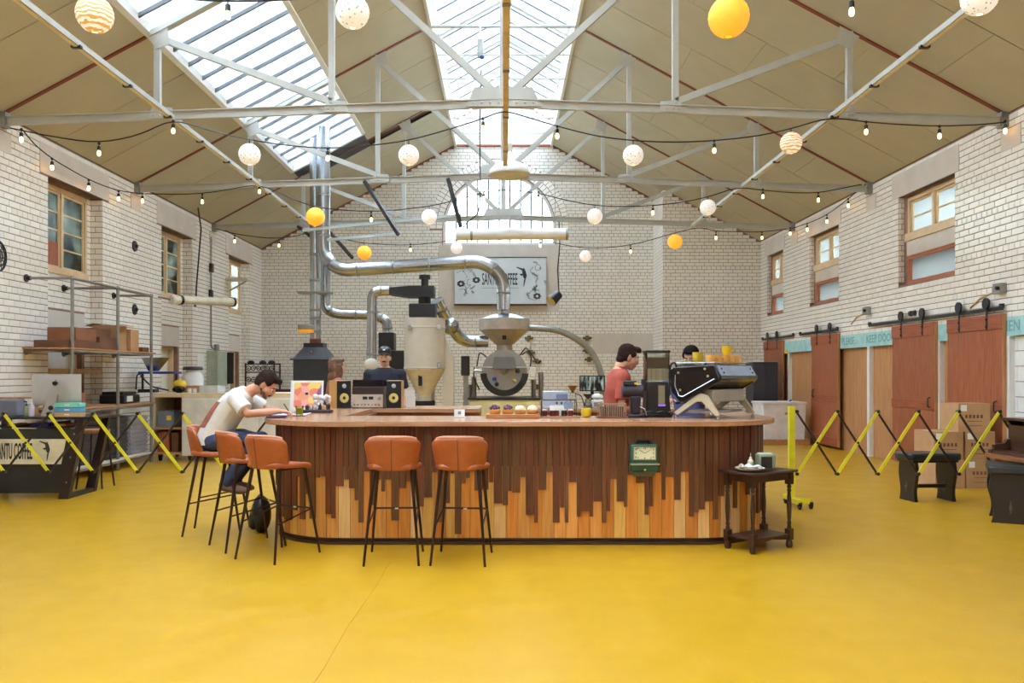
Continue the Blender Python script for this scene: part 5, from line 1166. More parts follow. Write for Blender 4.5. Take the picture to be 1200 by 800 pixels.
for px,lab in ((222,'small white jar left of the pink one on the workbench'),(228,'small pinkish jar on the workbench')): t=T('small_jar',lab,'jar',on_w(px,14.3)); MB().lathe([(.03,0),(.035,.02),(.035,.07)],(0,0,0),12).build('jar_body',m_white,t); MB().lathe([(.036,.07),(.036,.085)],(0,0,0),12).build('lid',M('pink_lid',(220,170,170),.5),t)
carton('shipping_box','low grey carton on the workbench behind the seated man',PX(241,14.6),PX(262,14.6),14.3,14.7,WZ,WZ+.12,M('pale_grey_card',(206,204,198),.7))
# bag sealer / funnel machine
fm=T('funnel_machine','steel funnel scale on a blue tray shelf at the end of the workbench','funnel machine',on_w(187,14.7))
MB().bx(-.34,.28,-.1,.3,.33,.37).build('blue_tray',M('royal_blue',(40,60,150),.4),fm); 
for x in (-.3,.3): MB().bar((x,0,0),(x,0,.33),.03,.03).build('tray_leg',m_dsteel,fm)
MB().add([(-.3,-.05,.62),(.06,-.05,.62),(.06,.3,.62),(-.3,.3,.62),(-.22,.05,.38),(-.1,.05,.38),(-.1,.2,.38),(-.22,.2,.38)],[(4,7,6,5),(0,4,5,1),(1,5,6,2),(2,6,7,3),(3,7,4,0)]).build('funnel',m_steel,fm,False,solid=.006)
MB().tube(arcpts([(-.34,0,.3),(-.1,-.1,.1),(.2,-.1,.04)],.1),.014,6).tube(arcpts([(-.3,0,.33),(-.4,0,.32),(-.42,0,.05)],.04),.012,6).build('cable',m_cable,fm)
MB().bx(-.35,-.05,-.1,.1,0,.06).build('controller',m_black,fm,bevel=.01)
# electrical cabinet, conduit and notices on the left wall
ec=T('electrical_cabinet','green-grey electrical cabinet with black side on the left wall','cabinet',(-W,19.05,1.22)); MB().bx(.01,.26,-.55,.1,.0,.8).build('cabinet_body',M('grey_green_metal',(164,172,152),.5),ec,bevel=.01); MB().bx(.01,.27,.12,.5,.05,.78).build('heat_sink',m_black,ec)
for k in range(6): MB().bx(.27,.29,.14+.06*k,.16+.06*k,.05,.78).build('fin',m_black,ec)
MB().cyl((.12,-.2,.8),(.12,-.2,.95),.06).build('cable_gland',m_galv,ec); MB().tube(arcpts([(.1,-.3,0),(.1,-.35,-.15),(.1,.0,-.2)],.08),.03,8).build('lower_pipe',m_galv,ec)
def cond(label,pts,r=.016,box=None,mat=None):
    t=T('conduit',label,'conduit',(0,0,0)); MB().tube(arcpts(pts,.08),r,6).build('pipe',mat or m_cable,t)
    for p in box or (): MB().box(p,(.08,.14,.2)).build('switch_box',m_dsteel,t,bevel=.01)
xw=-W+.03
cond('black cable dropping from the ceiling to the roller blind on the left wall',[(xw+.35,17.0,4.9),(xw+.1,17.85,4.62),(xw,17.85,3.4),(xw,17.8,2.95),(xw+.2,17.2,2.92)])
cond('grey conduit running down the left wall to the electrical cabinet',[(xw,18.75,4.6),(xw,18.75,2.25),(xw,18.75,2.1),(xw+.05,18.9,2.05)],.018,[(xw,18.75,3.9),(xw,18.72,3.3)],m_galv)
for i,(y,z0,z1,lab) in enumerate(((17.95,1.5,1.95,'white paper notice on the left wall by the cabinet'),)):
    o=MB().bx(-W+.008,-W+.012,y,y+.42,z0,z1).build('paper_notice',m_white); tag(o,lab,'notice')
rb=T('roller_screen','cream rolled projection screen hanging low across the middle left recess','roller screen',(0,0,0))
a_,b_=Vector((-6.40,15.93,2.93)),Vector((-5.62,17.3,3.0)); MB().cyl(a_,b_,.085,n=16).build('tube_case',M('cream_tube',(222,212,190),.5),rb); u_=(b_-a_).normalized()
for q in (.03,.14,.97): c_=a_+(b_-a_)*q; MB().cyl(c_-u_*.025,c_+u_*.025,.097,n=16).build('end_band',m_dsteel if q>.1 else m_white,rb)
MB().tube([tuple(a_),(-6.55,15.93,2.96),(-6.642,15.93,2.98)],.02,6).build('wall_bracket',m_galv,rb)
t=T('wall_bracket_shelf','small pale bracket shelf in front of the far left window','shelf',(-W,20.0,3.75)); MB().bx(.01,.55,-.25,.25,0,.05).build('shelf_plate',m_conc,t); MB().bar((.02,0,-.25),(.45,0,0),.03,.03).build('brace',m_galv,t)
for z,lab in ((3.8,'upper oval iron tie plate on the left wall pier'),(2.66,'lower oval iron tie plate on the left wall pier')):
    t=T('tie_plate',lab,'tie plate',(-W+.006,14.9,z)); MB().lathe([(.1,0),(.095,.02),(.05,.03),(0,.03)],(0,0,0),18,'x').build('plate',m_dsteel,t); MB().lathe([(.03,.03),(.03,.06),(0,.065)],(0,0,0),10,'x').build('bolt',m_black,t)
wf=T('wall_fan','black wire-guarded fan on the left wall at the picture edge','fan',(-W+.02,10.5,3.0))
MB().cyl((0,0,0),(.12,0,0),.05).build('motor',m_black,wf)
for r_,x_ in ((.2,.1),(.2,.2),(.14,.22),(.08,.23)): MB().tube([(x_,r_*math.cos(2*PI*k/24),r_*math.sin(2*PI*k/24)) for k in range(25)],.008 if r_<.2 else .014,6).build('guard_ring',m_black,wf)
for k in range(12): a=2*PI*k/12; MB().tube([(.24,0,0),(.22,.14*math.cos(a),.14*math.sin(a)),(.2,.2*math.cos(a),.2*math.sin(a)),(.1,.2*math.cos(a),.2*math.sin(a))],.005,5).build('guard_wire',m_black,wf)
for k in range(4): a=PI/2*k; MB().add([(.15,.03*math.cos(a),.03*math.sin(a)),(.13,.18*math.cos(a-.3),.18*math.sin(a-.3)),(.18,.18*math.cos(a+.4),.18*math.sin(a+.4))],[(0,1,2)]).build('blade',M('fan_blade_grey',(170,172,176),.4),wf,False,solid=.004)
# wrought-iron screen
wi=T('iron_screen','black wrought-iron screen with scrolls standing behind the seated man','iron screen',(PX(308,18.8),18.8,0))
hw=.39; zt=1.74
for x in (-hw,hw,.26): MB().bar((x,0,0),(x,0,zt),.03,.03).build('upright',m_black,wi)
for z in (.1,.9,1.05,zt-.2,zt-.02): MB().bar((-hw,0,z),(hw,0,z),.025,.025).build('cross_bar',m_black,wi)
def spiral(cx,cz,r,s,turn=1.6): return [(cx+s*r*(1-k/22)*math.cos(2*PI*turn*k/20),0,cz+r*(1-k/22)*math.sin(2*PI*turn*k/20)) for k in range(21)]
for cx in (-.27,-.05,.15):
    for cz in (1.16,1.36,1.62):
        for s in (-1,1): MB().tube(spiral(cx+s*.055,cz,.07,s),.011,5).build('scroll',m_black,wi)
for k in range(9): MB().bar((-hw+.08*k+.05,0,.1),(-hw+.08*k+.05,0,.9),.014,.014).build('baluster',m_black,wi)
for x in (-.27,0,.2): MB().sph((x,0,zt+.02),.06,(1.4,.4,.8),10,6).build('finial',m_black,wi)
MB().bx(-hw-.05,hw+.05,-.15,.15,0,.04).build('foot_plate',m_black,wi)
t=T('timber_bench','plain brown timber bench against the back wall left of the chimney','bench',(-5.3,21.9,0)); MB().bx(-1.1,1.1,-.3,.3,1.0,1.1).build('bench_top',m_walnut,t); 
for x in (-1,0,1): MB().bx(x-.05,x+.05,-.25,.25,0,1.0).build('bench_leg',m_walnut,t)
# expanding barrier ---------------------------------------------------
m_by=M('barrier_yellow',(216,206,36),.4); m_bb=M('barrier_black',(40,26,24),.45)
def barrier(label,Y,nodes,zt,zb,first_down,post=None,end=None):
    t=T('expanding_barrier',label,'barrier',(0,0,0))
    for i,(a,b) in enumerate(zip(nodes,nodes[1:])):
        xa,xb=PX(a,Y),PX(b,Y)
        # yellow bar in front, black bar behind, crossing
        ya=[(xa,Y-.012,zt),(xb,Y-.012,zb)]; bl=[(xa,Y+.012,zb),(xb,Y+.012,zt)]
        if not first_down: ya=[(xa,Y-.012,zb),(xb,Y-.012,zt)]; bl=[(xa,Y+.012,zt),(xb,Y+.012,zb)]
        MB().bar(ya[0],ya[1],.034,.012,(0,1,0)).build('yellow_slat',m_by,t)
        MB().bar(bl[0],bl[1],.022,.012,(0,1,0)).build('black_slat',m_bb,t)
        MB().cyl(((xa+xb)/2,Y-.025,(zt+zb)/2),((xa+xb)/2,Y+.025,(zt+zb)/2),.014,n=8).build('pivot',m_black,t)
    for a in nodes:
        for z in (zt,zb): MB().cyl((PX(a,Y),Y-.026,z),(PX(a,Y),Y+.026,z),.02,n=8).build('pivot',m_black,t)
    return t
YB1=9.5
bl_=barrier('yellow and black expanding barrier across the left of the hall before the desk',YB1,[-47+52.2*k for k in range(8)],PZ(484.5,YB1),PZ(552.5,YB1),True)
MB().bx(-W+.005,-W+.06,YB1-.05,YB1+.05,.25,1.15).bx(-W+.06,PX(-47,YB1)+.02,YB1-.02,YB1+.02,PZ(484.5,YB1)-.02,PZ(484.5,YB1)+.02).build('wall_box',m_by,bl_)
YB2=9.4
br_=barrier('yellow and black expanding barrier from a wheeled post to the right wall',YB2,[933.5+47.4*k for k in range(7)],PZ(482,YB2),PZ(555,YB2),False)
xp=PX(927.5,YB2); MB().bx(xp-.033,xp+.033,YB2-.033,YB2+.033,.05,PZ(476,YB2)).build('post',m_by,br_,bevel=.004); MB().bx(xp-.03,xp+.03,YB2-.28,YB2+.22,.06,.11).build('base_bar',m_by,br_)
MB().bar((xp,YB2-.1,.085),(xp+.14,YB2-.22,.085),.05,.05).build('base_bar',m_by,br_)
for x,y in ((xp+.14,YB2-.22),(xp,YB2-.26),(xp,YB2+.2)): MB().cyl((x-.012,y,.03),(x+.012,y,.03),.03,n=12).bx(x-.02,x+.02,y-.02,y+.02,.03,.08).build('castor',m_dsteel,br_)
MB().bx(W-.06,W-.005,YB2-.05,YB2+.05,.25,1.15).build('wall_box',m_by,br_)
# ------------------------------------------------------------------ right side: partition, sliding doors
XI=W+.13
part_=T('partition','boarded timber partition with white posts under a pale green band','partition',(0,0,0))
part_['kind']='structure'; del part_['category']
part_.name='wall_partition'
m_teal=M('pale_teal_paint',(160,200,196),.6,var=.12,scale=8)
MB().bx(W-.01,W+.1,10.0,PL1,2.0,2.25).build('green_band',m_teal,part_)
pys=[11.05,12.35,14.2,15.9,17.45,18.9,20.85]
for a,b in zip(pys,pys[1:]): MB().bx(XI-.06,XI-.03,a+.004,b-.004,0.0,2.0).build('plywood_panel',m_ply,part_)
for px,w_ in ((926,.07),(1020.5,.09),(1103,.09),(1184,.12)):
    y=970*(XI-.09)/(px-CX); MB().bx(XI-.14,XI-.04,y-w_/2,y+w_/2,0,2.0).build('white_post',m_white,part_)
wp=MB().bx(XI-.06,XI-.03,PL0,11.0,0,2.0).build('painted_block_panel',m_mortar,part_)
for k in range(10):
    for j in range(5):
        ya=PL0+.46*j-(.23 if k%2 else 0); yb=min(10.98,ya+.45); ya=max(PL0,ya)
        if yb>ya+.05: MB().bx(XI-.068,XI-.055,ya,yb,.2*k+.006,.2*k+.196).build('block',m_white,part_,False)
m_teal2=M('teal_lettering',(112,160,160),.6)
def wtext(s,ystart,z,size,sx): text('painted_lettering',s,size,m_teal2,(W-.0125,ystart,z),part_,sx,(PI/2,0,-PI/2),.001,'LEFT')
wtext('PLEASE',16.25,2.125,.2,.95); wtext('KEEP DOORS',15.15,2.125,.2,1.0); wtext('MEN',11.04,2.125,.2,1.0)
m_tape=M('hazard_yellow',(220,180,40),.5); y=970*W/(921-CX); MB().bx(W-.02,W-.01,y-.15,y+.1,1.98,2.06).build('hazard_tape',m_tape,part_)
def rail(px0,px1,label,z=2.37):
    x=W-.06; y0=970*x/(px1-CX); y1=970*x/(px0-CX)
    t=T('door_rail',label,'door rail',(0,0,0)); MB().bx(x-.005,x+.005,y0,y1,z-.025,z+.025).build('track',m_black,t)
    n=max(2,int((y1-y0)/.8))
    for k in range(n): y=y0+.12+(y1-y0-.24)*k/(n-1); MB().cyl((x,y,z),(W+.0,y,z),.018,n=8).build('stand_off',m_black,t)
    for y in (y0+.04,y1-.04): MB().bx(x-.02,x+.02,y-.03,y+.03,z,z+.06).build('end_stop',m_black,t)
def sdoor(px0,px1,label,mid=.43,handle=True):
    x=W-.035; ya=970*x/(px1-CX); yb=970*x/(px0-CX); z0,z1=.05,2.30
    t=T('sliding_door',label,'door',(0,0,0))
    MB().bx(x-.02,x+.02,ya,yb,z0,z1).build('door_leaf',m_mahog,t,False)
    for za,zb in ((z1-.2,z1),(z0,z0+.18),(z0+(z1-z0)*mid-.07,z0+(z1-z0)*mid+.07)): MB().bx(x-.036,x-.019,ya,yb,za,zb).build('ledge',wood('ledge_mahogany',(158,84,48),(132,62,34),.45,axis='y',rnd=.04),t,False,bevel=.003)
    MB().bx(x-.03,x+.02,ya-.012,ya,z0,z1).build('edge_strip',m_ply,t)
    for q in (.25,.75):
        y=ya+(yb-ya)*q; h=MB().bx(x-.04,x-.032,y-.022,y+.022,z1-.2,2.47).build('hanger_strap',m_black,t)
        MB().lathe([(.07,-.012),(.08,-.012),(.08,.012),(.07,.012)],(x-.045,y,2.455),20,'x').build('wheel',m_black,h)
        for z in (z1-.16,z1-.06): MB().sph((x-.045,y,z),.014,nu=8,nv=5).build('bolt',m_black,h)
    if handle: MB().tube([(x-.03,yb-.18,1.0),(x-.07,yb-.18,1.03),(x-.07,yb-.18,1.15),(x-.03,yb-.18,1.18)] if handle=='far' else [(x-.03,ya+.12,.98),(x-.07,ya+.12,1.0),(x-.07,ya+.12,1.12),(x-.03,ya+.12,1.14)],.01,6).build('handle',m_black,t)
rail(1018,1176,'black sliding rail carrying the two nearest brown doors'); rail(937,982,'black sliding rail of the middle brown door'); rail(893,930,'black sliding rail of the far brown door')
sdoor(1112,1177,'brown sliding door nearest the camera, behind the cartons'); sdoor(1047,1097,'brown sliding door second from the camera on the right wall'); sdoor(952,983,'brown sliding door third from the camera on the right wall',.42,'far'); sdoor(896,918,'brown sliding door furthest from the camera in the right corner',.42,False)
# wall fittings
def wbox(px,py,label,arm=True):
    y=970*W/(px-CX); z=PZ(py,y); t=T('wall_junction_box',label,'junction box',(W,y,z)); MB().bx(-.1,-.008,-.09,.09,-.07,.07).build('box',m_galv,t,bevel=.01); MB().cyl((-.1,-.06,.0),(-.14,-.06,.0),.025).build('gland',m_black,t)
    MB().tube(arcpts([(-.02,.09,-.02),(-.02,.5,-.08),(-.02,.75,-.2)],.05),.012,6).build('cable',M('tan_cable',(196,168,120),.6),t)
wbox(1176,338,'small metal junction box on the right wall above the nearest door'); wbox(1019,364,'small metal junction box on the right wall above the green band')
for px,py,lab in ((1071,367,'pair of black wall cleats above the sliding rail'),): 
    y=970*W/(px-CX); t=T('wall_cleat',lab,'cleat',(W-.008,y,PZ(py,y)))
    for d in (-.06,.06): MB().lathe([(.05,0),(.04,-.04),(0,-.045)],(0,d,0),12,'x').build('cleat',m_black,t)
# cartons
def wcarton(label,x0,x1,y0,y1,z0,z1):
    t=T('shipping_carton',label,'carton',((x0+x1)/2,(y0+y1)/2,z0+.001),0,'cartons stacked before the nearest door'); dx,dy,h=(x1-x0)/2,(y1-y0)/2,z1-z0
    MB().bx(-dx,dx,-dy,dy,0,h).build('carton_body',m_card,t,bevel=.004); MB().bx(-dx,dx,-.02,.02,h-.001,h+.001).build('tape_strip',M('parcel_tape',(196,170,126),.35),t)
    m=M('box_print',(104,66,44),.8)
    MB().bx(-dx+.03,-dx+.11,-dy-.0015,-dy,h-.1,h-.02).build('white_label',m_white,t)
    for k in range(5): MB().bx(-.12+.05*k,-.09+.05*k,-dy-.0012,-dy,h*.48,h*.6).build('printed_mark',m,t)
    for k in range(2): MB().bx(-.1,.1,-dy-.0012,-dy,h*.2+.06*k,h*.22+.06*k).build('printed_line',m,t)
hb_=.37; yf=10.85
wcarton('bottom left carton of the five by the brown door',5.66,6.05,yf,yf+.52,0,hb_); wcarton('bottom right carton of the five by the brown door',6.07,6.47,yf+.0,yf+.52,0,hb_)
wcarton('left carton of the middle row, with a white label towards the hall',5.64,6.03,yf,yf+.52,hb_,2*hb_); wcarton('right carton of the middle row, partly behind the barrier bars',6.07,6.46,yf+.03,yf+.52,hb_,2*hb_)
wcarton('single carton on top of the stack by the brown door',5.98,6.40,yf+.03,yf+.5,2*hb_,3*hb_)
# piano and two stools
m_pn=wood('piano_walnut',(74,42,28),(50,28,20),.3,axis='y',rnd=0); m_pd=M('ebony_stain',(38,28,26),.35)
pn=T('upright_piano','dark walnut piano with carved cheek and open lid at the right edge','piano',(0,0,0))
PY0,PY1=7.55,9.0; XK=5.25
MB().bx(5.62,6.2,PY0,PY1,.06,1.0).build('case',m_pn,pn,bevel=.008); MB().bx(5.44,6.24,PY0-.03,PY1+.03,1.0,1.03).build('top_lid',m_pn,pn,bevel=.006)
cheek=[(XK+.02,.64),(XK+.02,.68),(XK+.06,.70),(XK+.06,.735),(XK+.10,.745),(XK+.17,.75),(XK+.2,.79),(XK+.24,.8),(XK+.24,.96),(XK+.2,1.0),(5.64,1.0),(5.64,.62)]
for y in (PY0,PY1-.05): MB().prism(cheek,y,y+.05,'y').build('carved_cheek',m_pn,pn,False)
MB().bx(XK-.02,5.64,PY0,PY1,.60,.645).build('key_bed',wood('key_bed_wood',(150,96,58),(128,76,44),.3,axis='y',rnd=0),pn,bevel=.004)
MB().bx(XK+.03,XK+.26,PY0+.05,PY1-.05,.645,.675).bx(XK+.23,XK+.28,PY0+.05,PY1-.05,.675,.95).build('fallboard',m_pn,pn); MB().bx(5.4,6.2,PY0,PY1,0,.06).build('bottom_rail',m_pd,pn)
def pstool(label,loc,rz,L,Wd,H):
    t=T('piano_stool',label,'stool',loc,rz,'dark piano stools'); 
    MB().prism(rrect(-L/2,L/2,-Wd/2,Wd/2,.05),H-.085,H,'z').build('leather_seat',M('black_leather',(40,42,44),.35),t,bevel=.02); MB().bx(-L/2+.04,L/2-.04,-Wd/2+.03,Wd/2-.03,H-.11,H-.085).build('seat_board',m_pd,t)
    for x in (-L/2+.09,L/2-.09):
        w=Wd*.42; pts=[]; n=10
        for k in range(n+1): z=(H-.11)*k/n; pts.append((w*(1-.12*math.sin(2*PI*k/n)),z))
        poly=pts+[(-a,b) for a,b in reversed(pts)]
        MB().prism(poly,x-.02,x+.02,'x').build('slab_leg',m_pd,t,False); MB().bx(x-.045,x+.045,-.012,.012,.14,.18).bx(x-.03,x+.03,-.006,.006,.1,.22).build('tenon_cross',M('tenon_wood',(96,84,70),.5),t)
    MB().bx(-L/2+.09,L/2-.09,-.025,.025,.15,.19).build('stretcher',m_pd,t)
pstool('dark wooden stool with padded top in front of the cartons',(PX(1092,9.75),9.85,0),.12,.66,.36,.57)
pstool('dark wooden stool with padded top before the piano at the right edge',(PX(1171,8.45)+.13,8.5,0),math.radians(62),.62,.40,.58)
# plastic pallet box on a pallet and black cabinet in the right corner
YT=17.6
t=T('pallet','wooden pallet under the white plastic box in the right corner','pallet',(PX(918,YT),YT+.3,0))
for y in (-.38,0,.38): MB().bx(-.52,.52,y-.05,y+.05,0,.09).build('bearer',m_ply,t)
for k in range(6): MB().bx(-.5+.175*k,-.36+.175*k,-.45,.45,.09,.115).build('deck_board',m_ply,t)
t=T('plastic_bin','white plastic pallet box with a rim standing on the pallet','bin',(PX(918,YT),YT+.3,.117))
MB().add([(-.42,-.36,0),(.42,-.36,0),(.42,.36,0),(-.42,.36,0),(-.45,-.4,.78),(.45,-.4,.78),(.45,.4,.78),(-.45,.4,.78)],[(0,3,2,1),(4,5,6,7),(0,1,5,4),(1,2,6,5),(2,3,7,6),(3,0,4,7)]).build('tub',M('white_plastic',(222,218,220),.45),t,False); MB().bx(-.47,.47,-.42,.42,.74,.79).build('rim',M('white_plastic',(222,218,220),.45),t,bevel=.01); MB().bx(.0,.14,-.395,-.38,.52,.57).build('paper_tag',m_card,t)
MB().cyl((.2,-.1,.79),(.24,-.1,.83),.02).build('blue_cap',M('blue_plug',(60,90,150),.4),t)
t=T('tall_black_cabinet','black metal cabinet standing in the right back corner behind the bin','cabinet',(PX(894,19.6),19.6,0)); MB().bx(-.32,.26,-.3,.3,0,1.78).build('cabinet_body',M('slate_black',(44,46,56),.5),t,bevel=.01); MB().bx(-.3,-.03,-.312,-.3,.1,1.72).bx(-.02,.24,-.312,-.3,.1,1.72).build('door',M('slate_black2',(50,52,62),.45),t)
# ------------------------------------------------------------------ string lights and paper lanterns
m_fil=M('warm_bulb',(255,214,150),.3,emit=(255,196,120),estr=9)
def paper(name,base,e,es,speck=None,stripes=False):
    m=M(name,base,.7,emit=e,estr=es); nt=m.node_tree; N=nt.nodes; L=nt.links; b=N['Principled BSDF']
    if speck:
        tc=N.new('ShaderNodeTexCoord'); v=N.new('ShaderNodeTexVoronoi' if not stripes else 'ShaderNodeTexWave')
        v.inputs['Scale'].default_value=26 if not stripes else 9
        if stripes: v.bands_direction='DIAGONAL' if False else 'Z'; v.inputs['Distortion'].default_value=5; v.inputs['Detail Scale'].default_value=1.5
        L.new(tc.outputs['Object'],v.inputs['Vector']); r=N.new('ShaderNodeValToRGB')
        r.color_ramp.elements[0].position=.24 if not stripes else .42; r.color_ramp.elements[0].color=lin(speck); r.color_ramp.elements[1].position=.32 if not stripes else .58; r.color_ramp.elements[1].color=lin(base)
        L.new(v.outputs[0],r.inputs[0]); L.new(r.outputs[0],b.inputs['Base Color']); L.new(r.outputs[0],b.inputs['Emission Color'])
    return m
PAP={'o':paper('orange_paper',(250,180,60),(255,170,50),.55),'f':paper('flowered_white_paper',(236,228,218),(255,240,220),.4,(150,178,170)),
     's':paper('striped_white_paper',(238,230,214),(255,236,200),.45,(206,160,90),True),'w':paper('plain_white_paper',(238,230,222),(255,240,225),.42,(222,196,180))}
def lantern(kind,px,py,r_px,Y,label,ztop):
    R=r_px*Y/F; c=P(px,py,Y)
    t=T('paper_lantern',label,'lantern',c,random.random(),'paper lanterns on the light strings')
    n=22; prof=[]
    for i in range(n+1):
        th=.22+(PI-.44)*i/n; prof.append((R*math.sin(th)*(1+(.012 if i%2 else -.006)),-R*math.cos(th)))
    MB().lathe(prof,(0,0,0),28,caps=False).build('paper_shade',PAP[kind],t)
    for s in (-1,1): MB().lathe([(R*.2,s*R*.975),(R*.23,s*R*.975),(R*.23,s*R*.985)],(0,0,0),14,caps=False).build('wire_ring',m_dsteel,t)
    MB().sph((0,0,0),R*.22,nu=10,nv=7).build('bulb',m_fil,t)
    MB().cyl((0,0,R*.2),(0,0,ztop-c[2]),.007,n=5).build('hanger',m_cable,t)
def bulbset(label,pts_cable,bulbs,Yof,sc=1.0):
    """one light string: a cable through the given picture points plus sockets with bulbs"""
    t=T('string_lights',label,'string lights',(0,0,0))
    pp=[]
    for px,py in pts_cable: Y=Yof(px); pp.append(P(px,py,Y))
    MB().tube(arcpts(pp,.5,4),.009,5).build('cable',m_cable,t)
    for px,py in bulbs:
        Y=Yof(px); x,y,z=P(px,py,Y)
        s=MB().cyl((x,y,z),(x,y,z-.045),.006,n=5).cyl((x,y,z-.04),(x,y,z-.095),.021,.024,n=10).sph((x,y,z),.02,nu=8,nv=5).build('socket',m_black,t)
        MB().lathe([(.014,-.09),(.022,-.118),(.024,-.138),(.015,-.16),(0,-.166)],(x,y,z),10).build('bulb',m_fil,s)
c1=lambda px:10.8
bulbset('light string along the nearest truss, wall to wall',[(12,150),(60,160),(116,168),(165,158),(202,139),(245,153),(292,164),(340,171),(384,174),(430,171),(478,165),(525,152),(566,139),(590,129),(620,138),(653,148),(700,160),(743,165),(790,167),(836,165),(885,160),(927,151),(972,137),(1015,143),(1055,146),(1100,148),(1150,146),(1179,143)],[(25,152),(116,168),(203,142),(384,174),(566,139),(653,148),(837,165),(1015,143),(1101,148),(1178,142)],c1)
c2=lambda px:14.8
bulbset('light string along the middle truss, wall to wall',[(170,227),(237,228),(304,215),(340,232),(369,243),(435,249),(503,242),(545,232),(567,225),(590,222),(631,226),(660,234),(697,241),(730,242),(765,241),(800,237),(829,231),(865,219),(894,223),(930,226),(959,226),(1010,216)],[(237,228),(304,216),(435,249),(567,224),(631,225),(765,241),(894,222),(959,226)],c2)
c3=lambda px:18.75
bulbset('light string along the far truss, wall to wall',[(253,268),(275,274),(327,281),(374,270),(400,280),(427,285),(481,288),(535,281),(590,272),(633,281),(686,292),(739,288),(790,273),(820,266),(839,271),(893,272),(922,268)],[(275,276),(327,281),(374,270),(481,286),(633,281),(739,288),(839,272),(893,272)],c3)
c0=lambda px:6.95
bulbset('light string near the camera along the top edge of the picture',[(-180,-20),(40,-12),(111,-6),(190,-3),(267,2),(340,0),(413,-8),(500,-25),(590,-45),(700,-25),(780,-10),(854,-6),(920,-4),(998,-2),(1070,-12),(1148,-20),(1300,-30)],[(267,0),(998,-4)],c0)
cl=lambda px:970*6.52/(CX-px)
bulbset('light string sagging along the left wall above the windows',[(25,150),(40,169),(61,186),(104,211),(139,224),(169,227)],[(61,186),(104,211),(139,224),(167,227)],cl)
cr=lambda px:970*6.52/(px-CX)
bulbset('light string sagging along the right wall above the windows',[(1014,216),(994,233),(969,252),(946,262),(926,268)],[(994,233),(969,252),(946,262),(926,267)],cr)
L_=[('s',111,17,21,6.95,'striped white lantern in the top left corner',-6),('f',413,14,19.5,6.95,'blue-flecked white lantern at the top, left of the middle',-8),('o',854,20,23.5,6.95,'large orange lantern near the top right, biggest of all',-6),('f',1148,-3,20.5,6.95,'white flecked lantern cut by the top edge at the right',-20),
 ('f',292.5,181,12.5,10.8,'flecked white lantern under the long skylight',164),('f',479,182,12,10.8,'flecked white lantern on the nearest truss string, left of the middle',165),('f',742,182,12,10.8,'flecked white lantern on the nearest truss string, right of the middle',165),('s',927,167.5,12.5,10.8,'striped white lantern beside the right cable tray',151),
 ('o',369.5,254,10.7,14.8,'orange lantern in front of the steel flues',243),('w',503,254,8.8,14.8,'white lantern left of the arched window',242),('w',697,253.5,9,14.8,'cream white lantern right of the arched window',241),('f',829.5,243,9.2,14.8,'white flecked lantern at the right cable tray end',231),
 ('o',427,296,8.3,18.75,'small orange lantern above the long steel duct',285),('w',535,290.5,6.8,18.75,'small white lantern at the left end of the white roller screen',281),('w',686,300,6.8,18.75,'small white lantern on bare brick right of the wall sign',292),('o',791,283,8.5,18.75,'small orange lantern on the brick pier at the right',273)]
for kind,px,py,r_,Y,lab,ty in L_: lantern(kind,px,py,r_,Y,lab,PZ(ty,Y))
# trees outside, seen mottled through the left windows
m_leaf=M('leaf_green',(70,112,50),.7,var=.5,scale=7,bump=.5,bscale=12); rg5=random.Random(4)
for k,(y,h,lab) in enumerate(((11.5,3.6,'green tree outside the nearest left window'),(15.6,3.2,'green tree outside the middle left window'))):
    t=T('garden_tree',lab,'tree',(-10.2,y,0)); MB().tube([(0,0,-.2),(.05,0,1.2),(0,.1,2.6)],[.16,.12,.08],8).build('trunk',m_walnut,t); m=MB()
    for q in range(26): m.sph((rg5.uniform(-.8,.8),rg5.uniform(-.9,.9),h*.6+rg5.uniform(-.7,1.0)),rg5.uniform(.25,.5),nu=10,nv=7)
    m.build('crown',m_leaf,t)
struct(MB().bx(-30,-W-.7,-20,40,-.3,-.2).bx(W+.7,30,-20,40,-.3,-.2).bx(-30,30,YB+.6,40,-.3,-.2).build('ground_outside',M('outside_paving',(150,146,136),.9)),'pale paving outside the hall')

nb_=T('neighbour_building','grey brick outbuilding seen through the low right windows','building',(10.2,14,-.2))
MB().bx(-.6,2.5,-6,8.5,0,4.15).build('wall',M('pale_grey_brick',(196,196,196),.8,var=.15,scale=2,stretch=(1,.3,9)),nb_); MB().bx(-.75,2.6,-6.1,8.6,4.15,4.3).build('coping',m_conc,nb_)
# ------------------------------------------------------------------ people
def remesh(mb,name,mat,parent,vox=.008,it=4,disp=0,dscale=.03):
    me=bpy.data.meshes.new(name); me.from_pydata(mb.v,[],mb.f)
    bm=bmesh.new(); bm.from_mesh(me); bmesh.ops.recalc_face_normals(bm,faces=bm.faces); bm.to_mesh(me); bm.free()
    o=bpy.data.objects.new('tmp',me); C.objects.link(o)
    r=o.modifiers.new('r','REMESH'); r.mode='VOXEL'; r.voxel_size=vox; r.use_smooth_shade=True
    s=o.modifiers.new('s','SMOOTH'); s.iterations=it; s.factor=.5
    if disp:
        tx=bpy.data.textures.new('hair_noise','CLOUDS'); tx.noise_scale=dscale
        d=o.modifiers.new('d','DISPLACE'); d.texture=tx; d.strength=disp; d.mid_level=.5
    dg=bpy.context.evaluated_depsgraph_get(); m2=bpy.data.meshes.new_from_object(o.evaluated_get(dg))
    bpy.data.objects.remove(o); m2.materials.clear(); m2.materials.append(mat); m2.name=name
    m2.polygons.foreach_set('use_smooth',[True]*len(m2.polygons))
    return link(name,m2,parent)
def limb(mb,pts,rs,n=14):
    mb.tube(pts,rs,n)
    for p,r in zip(pts,rs): mb.sph(p,r,nu=14,nv=9)
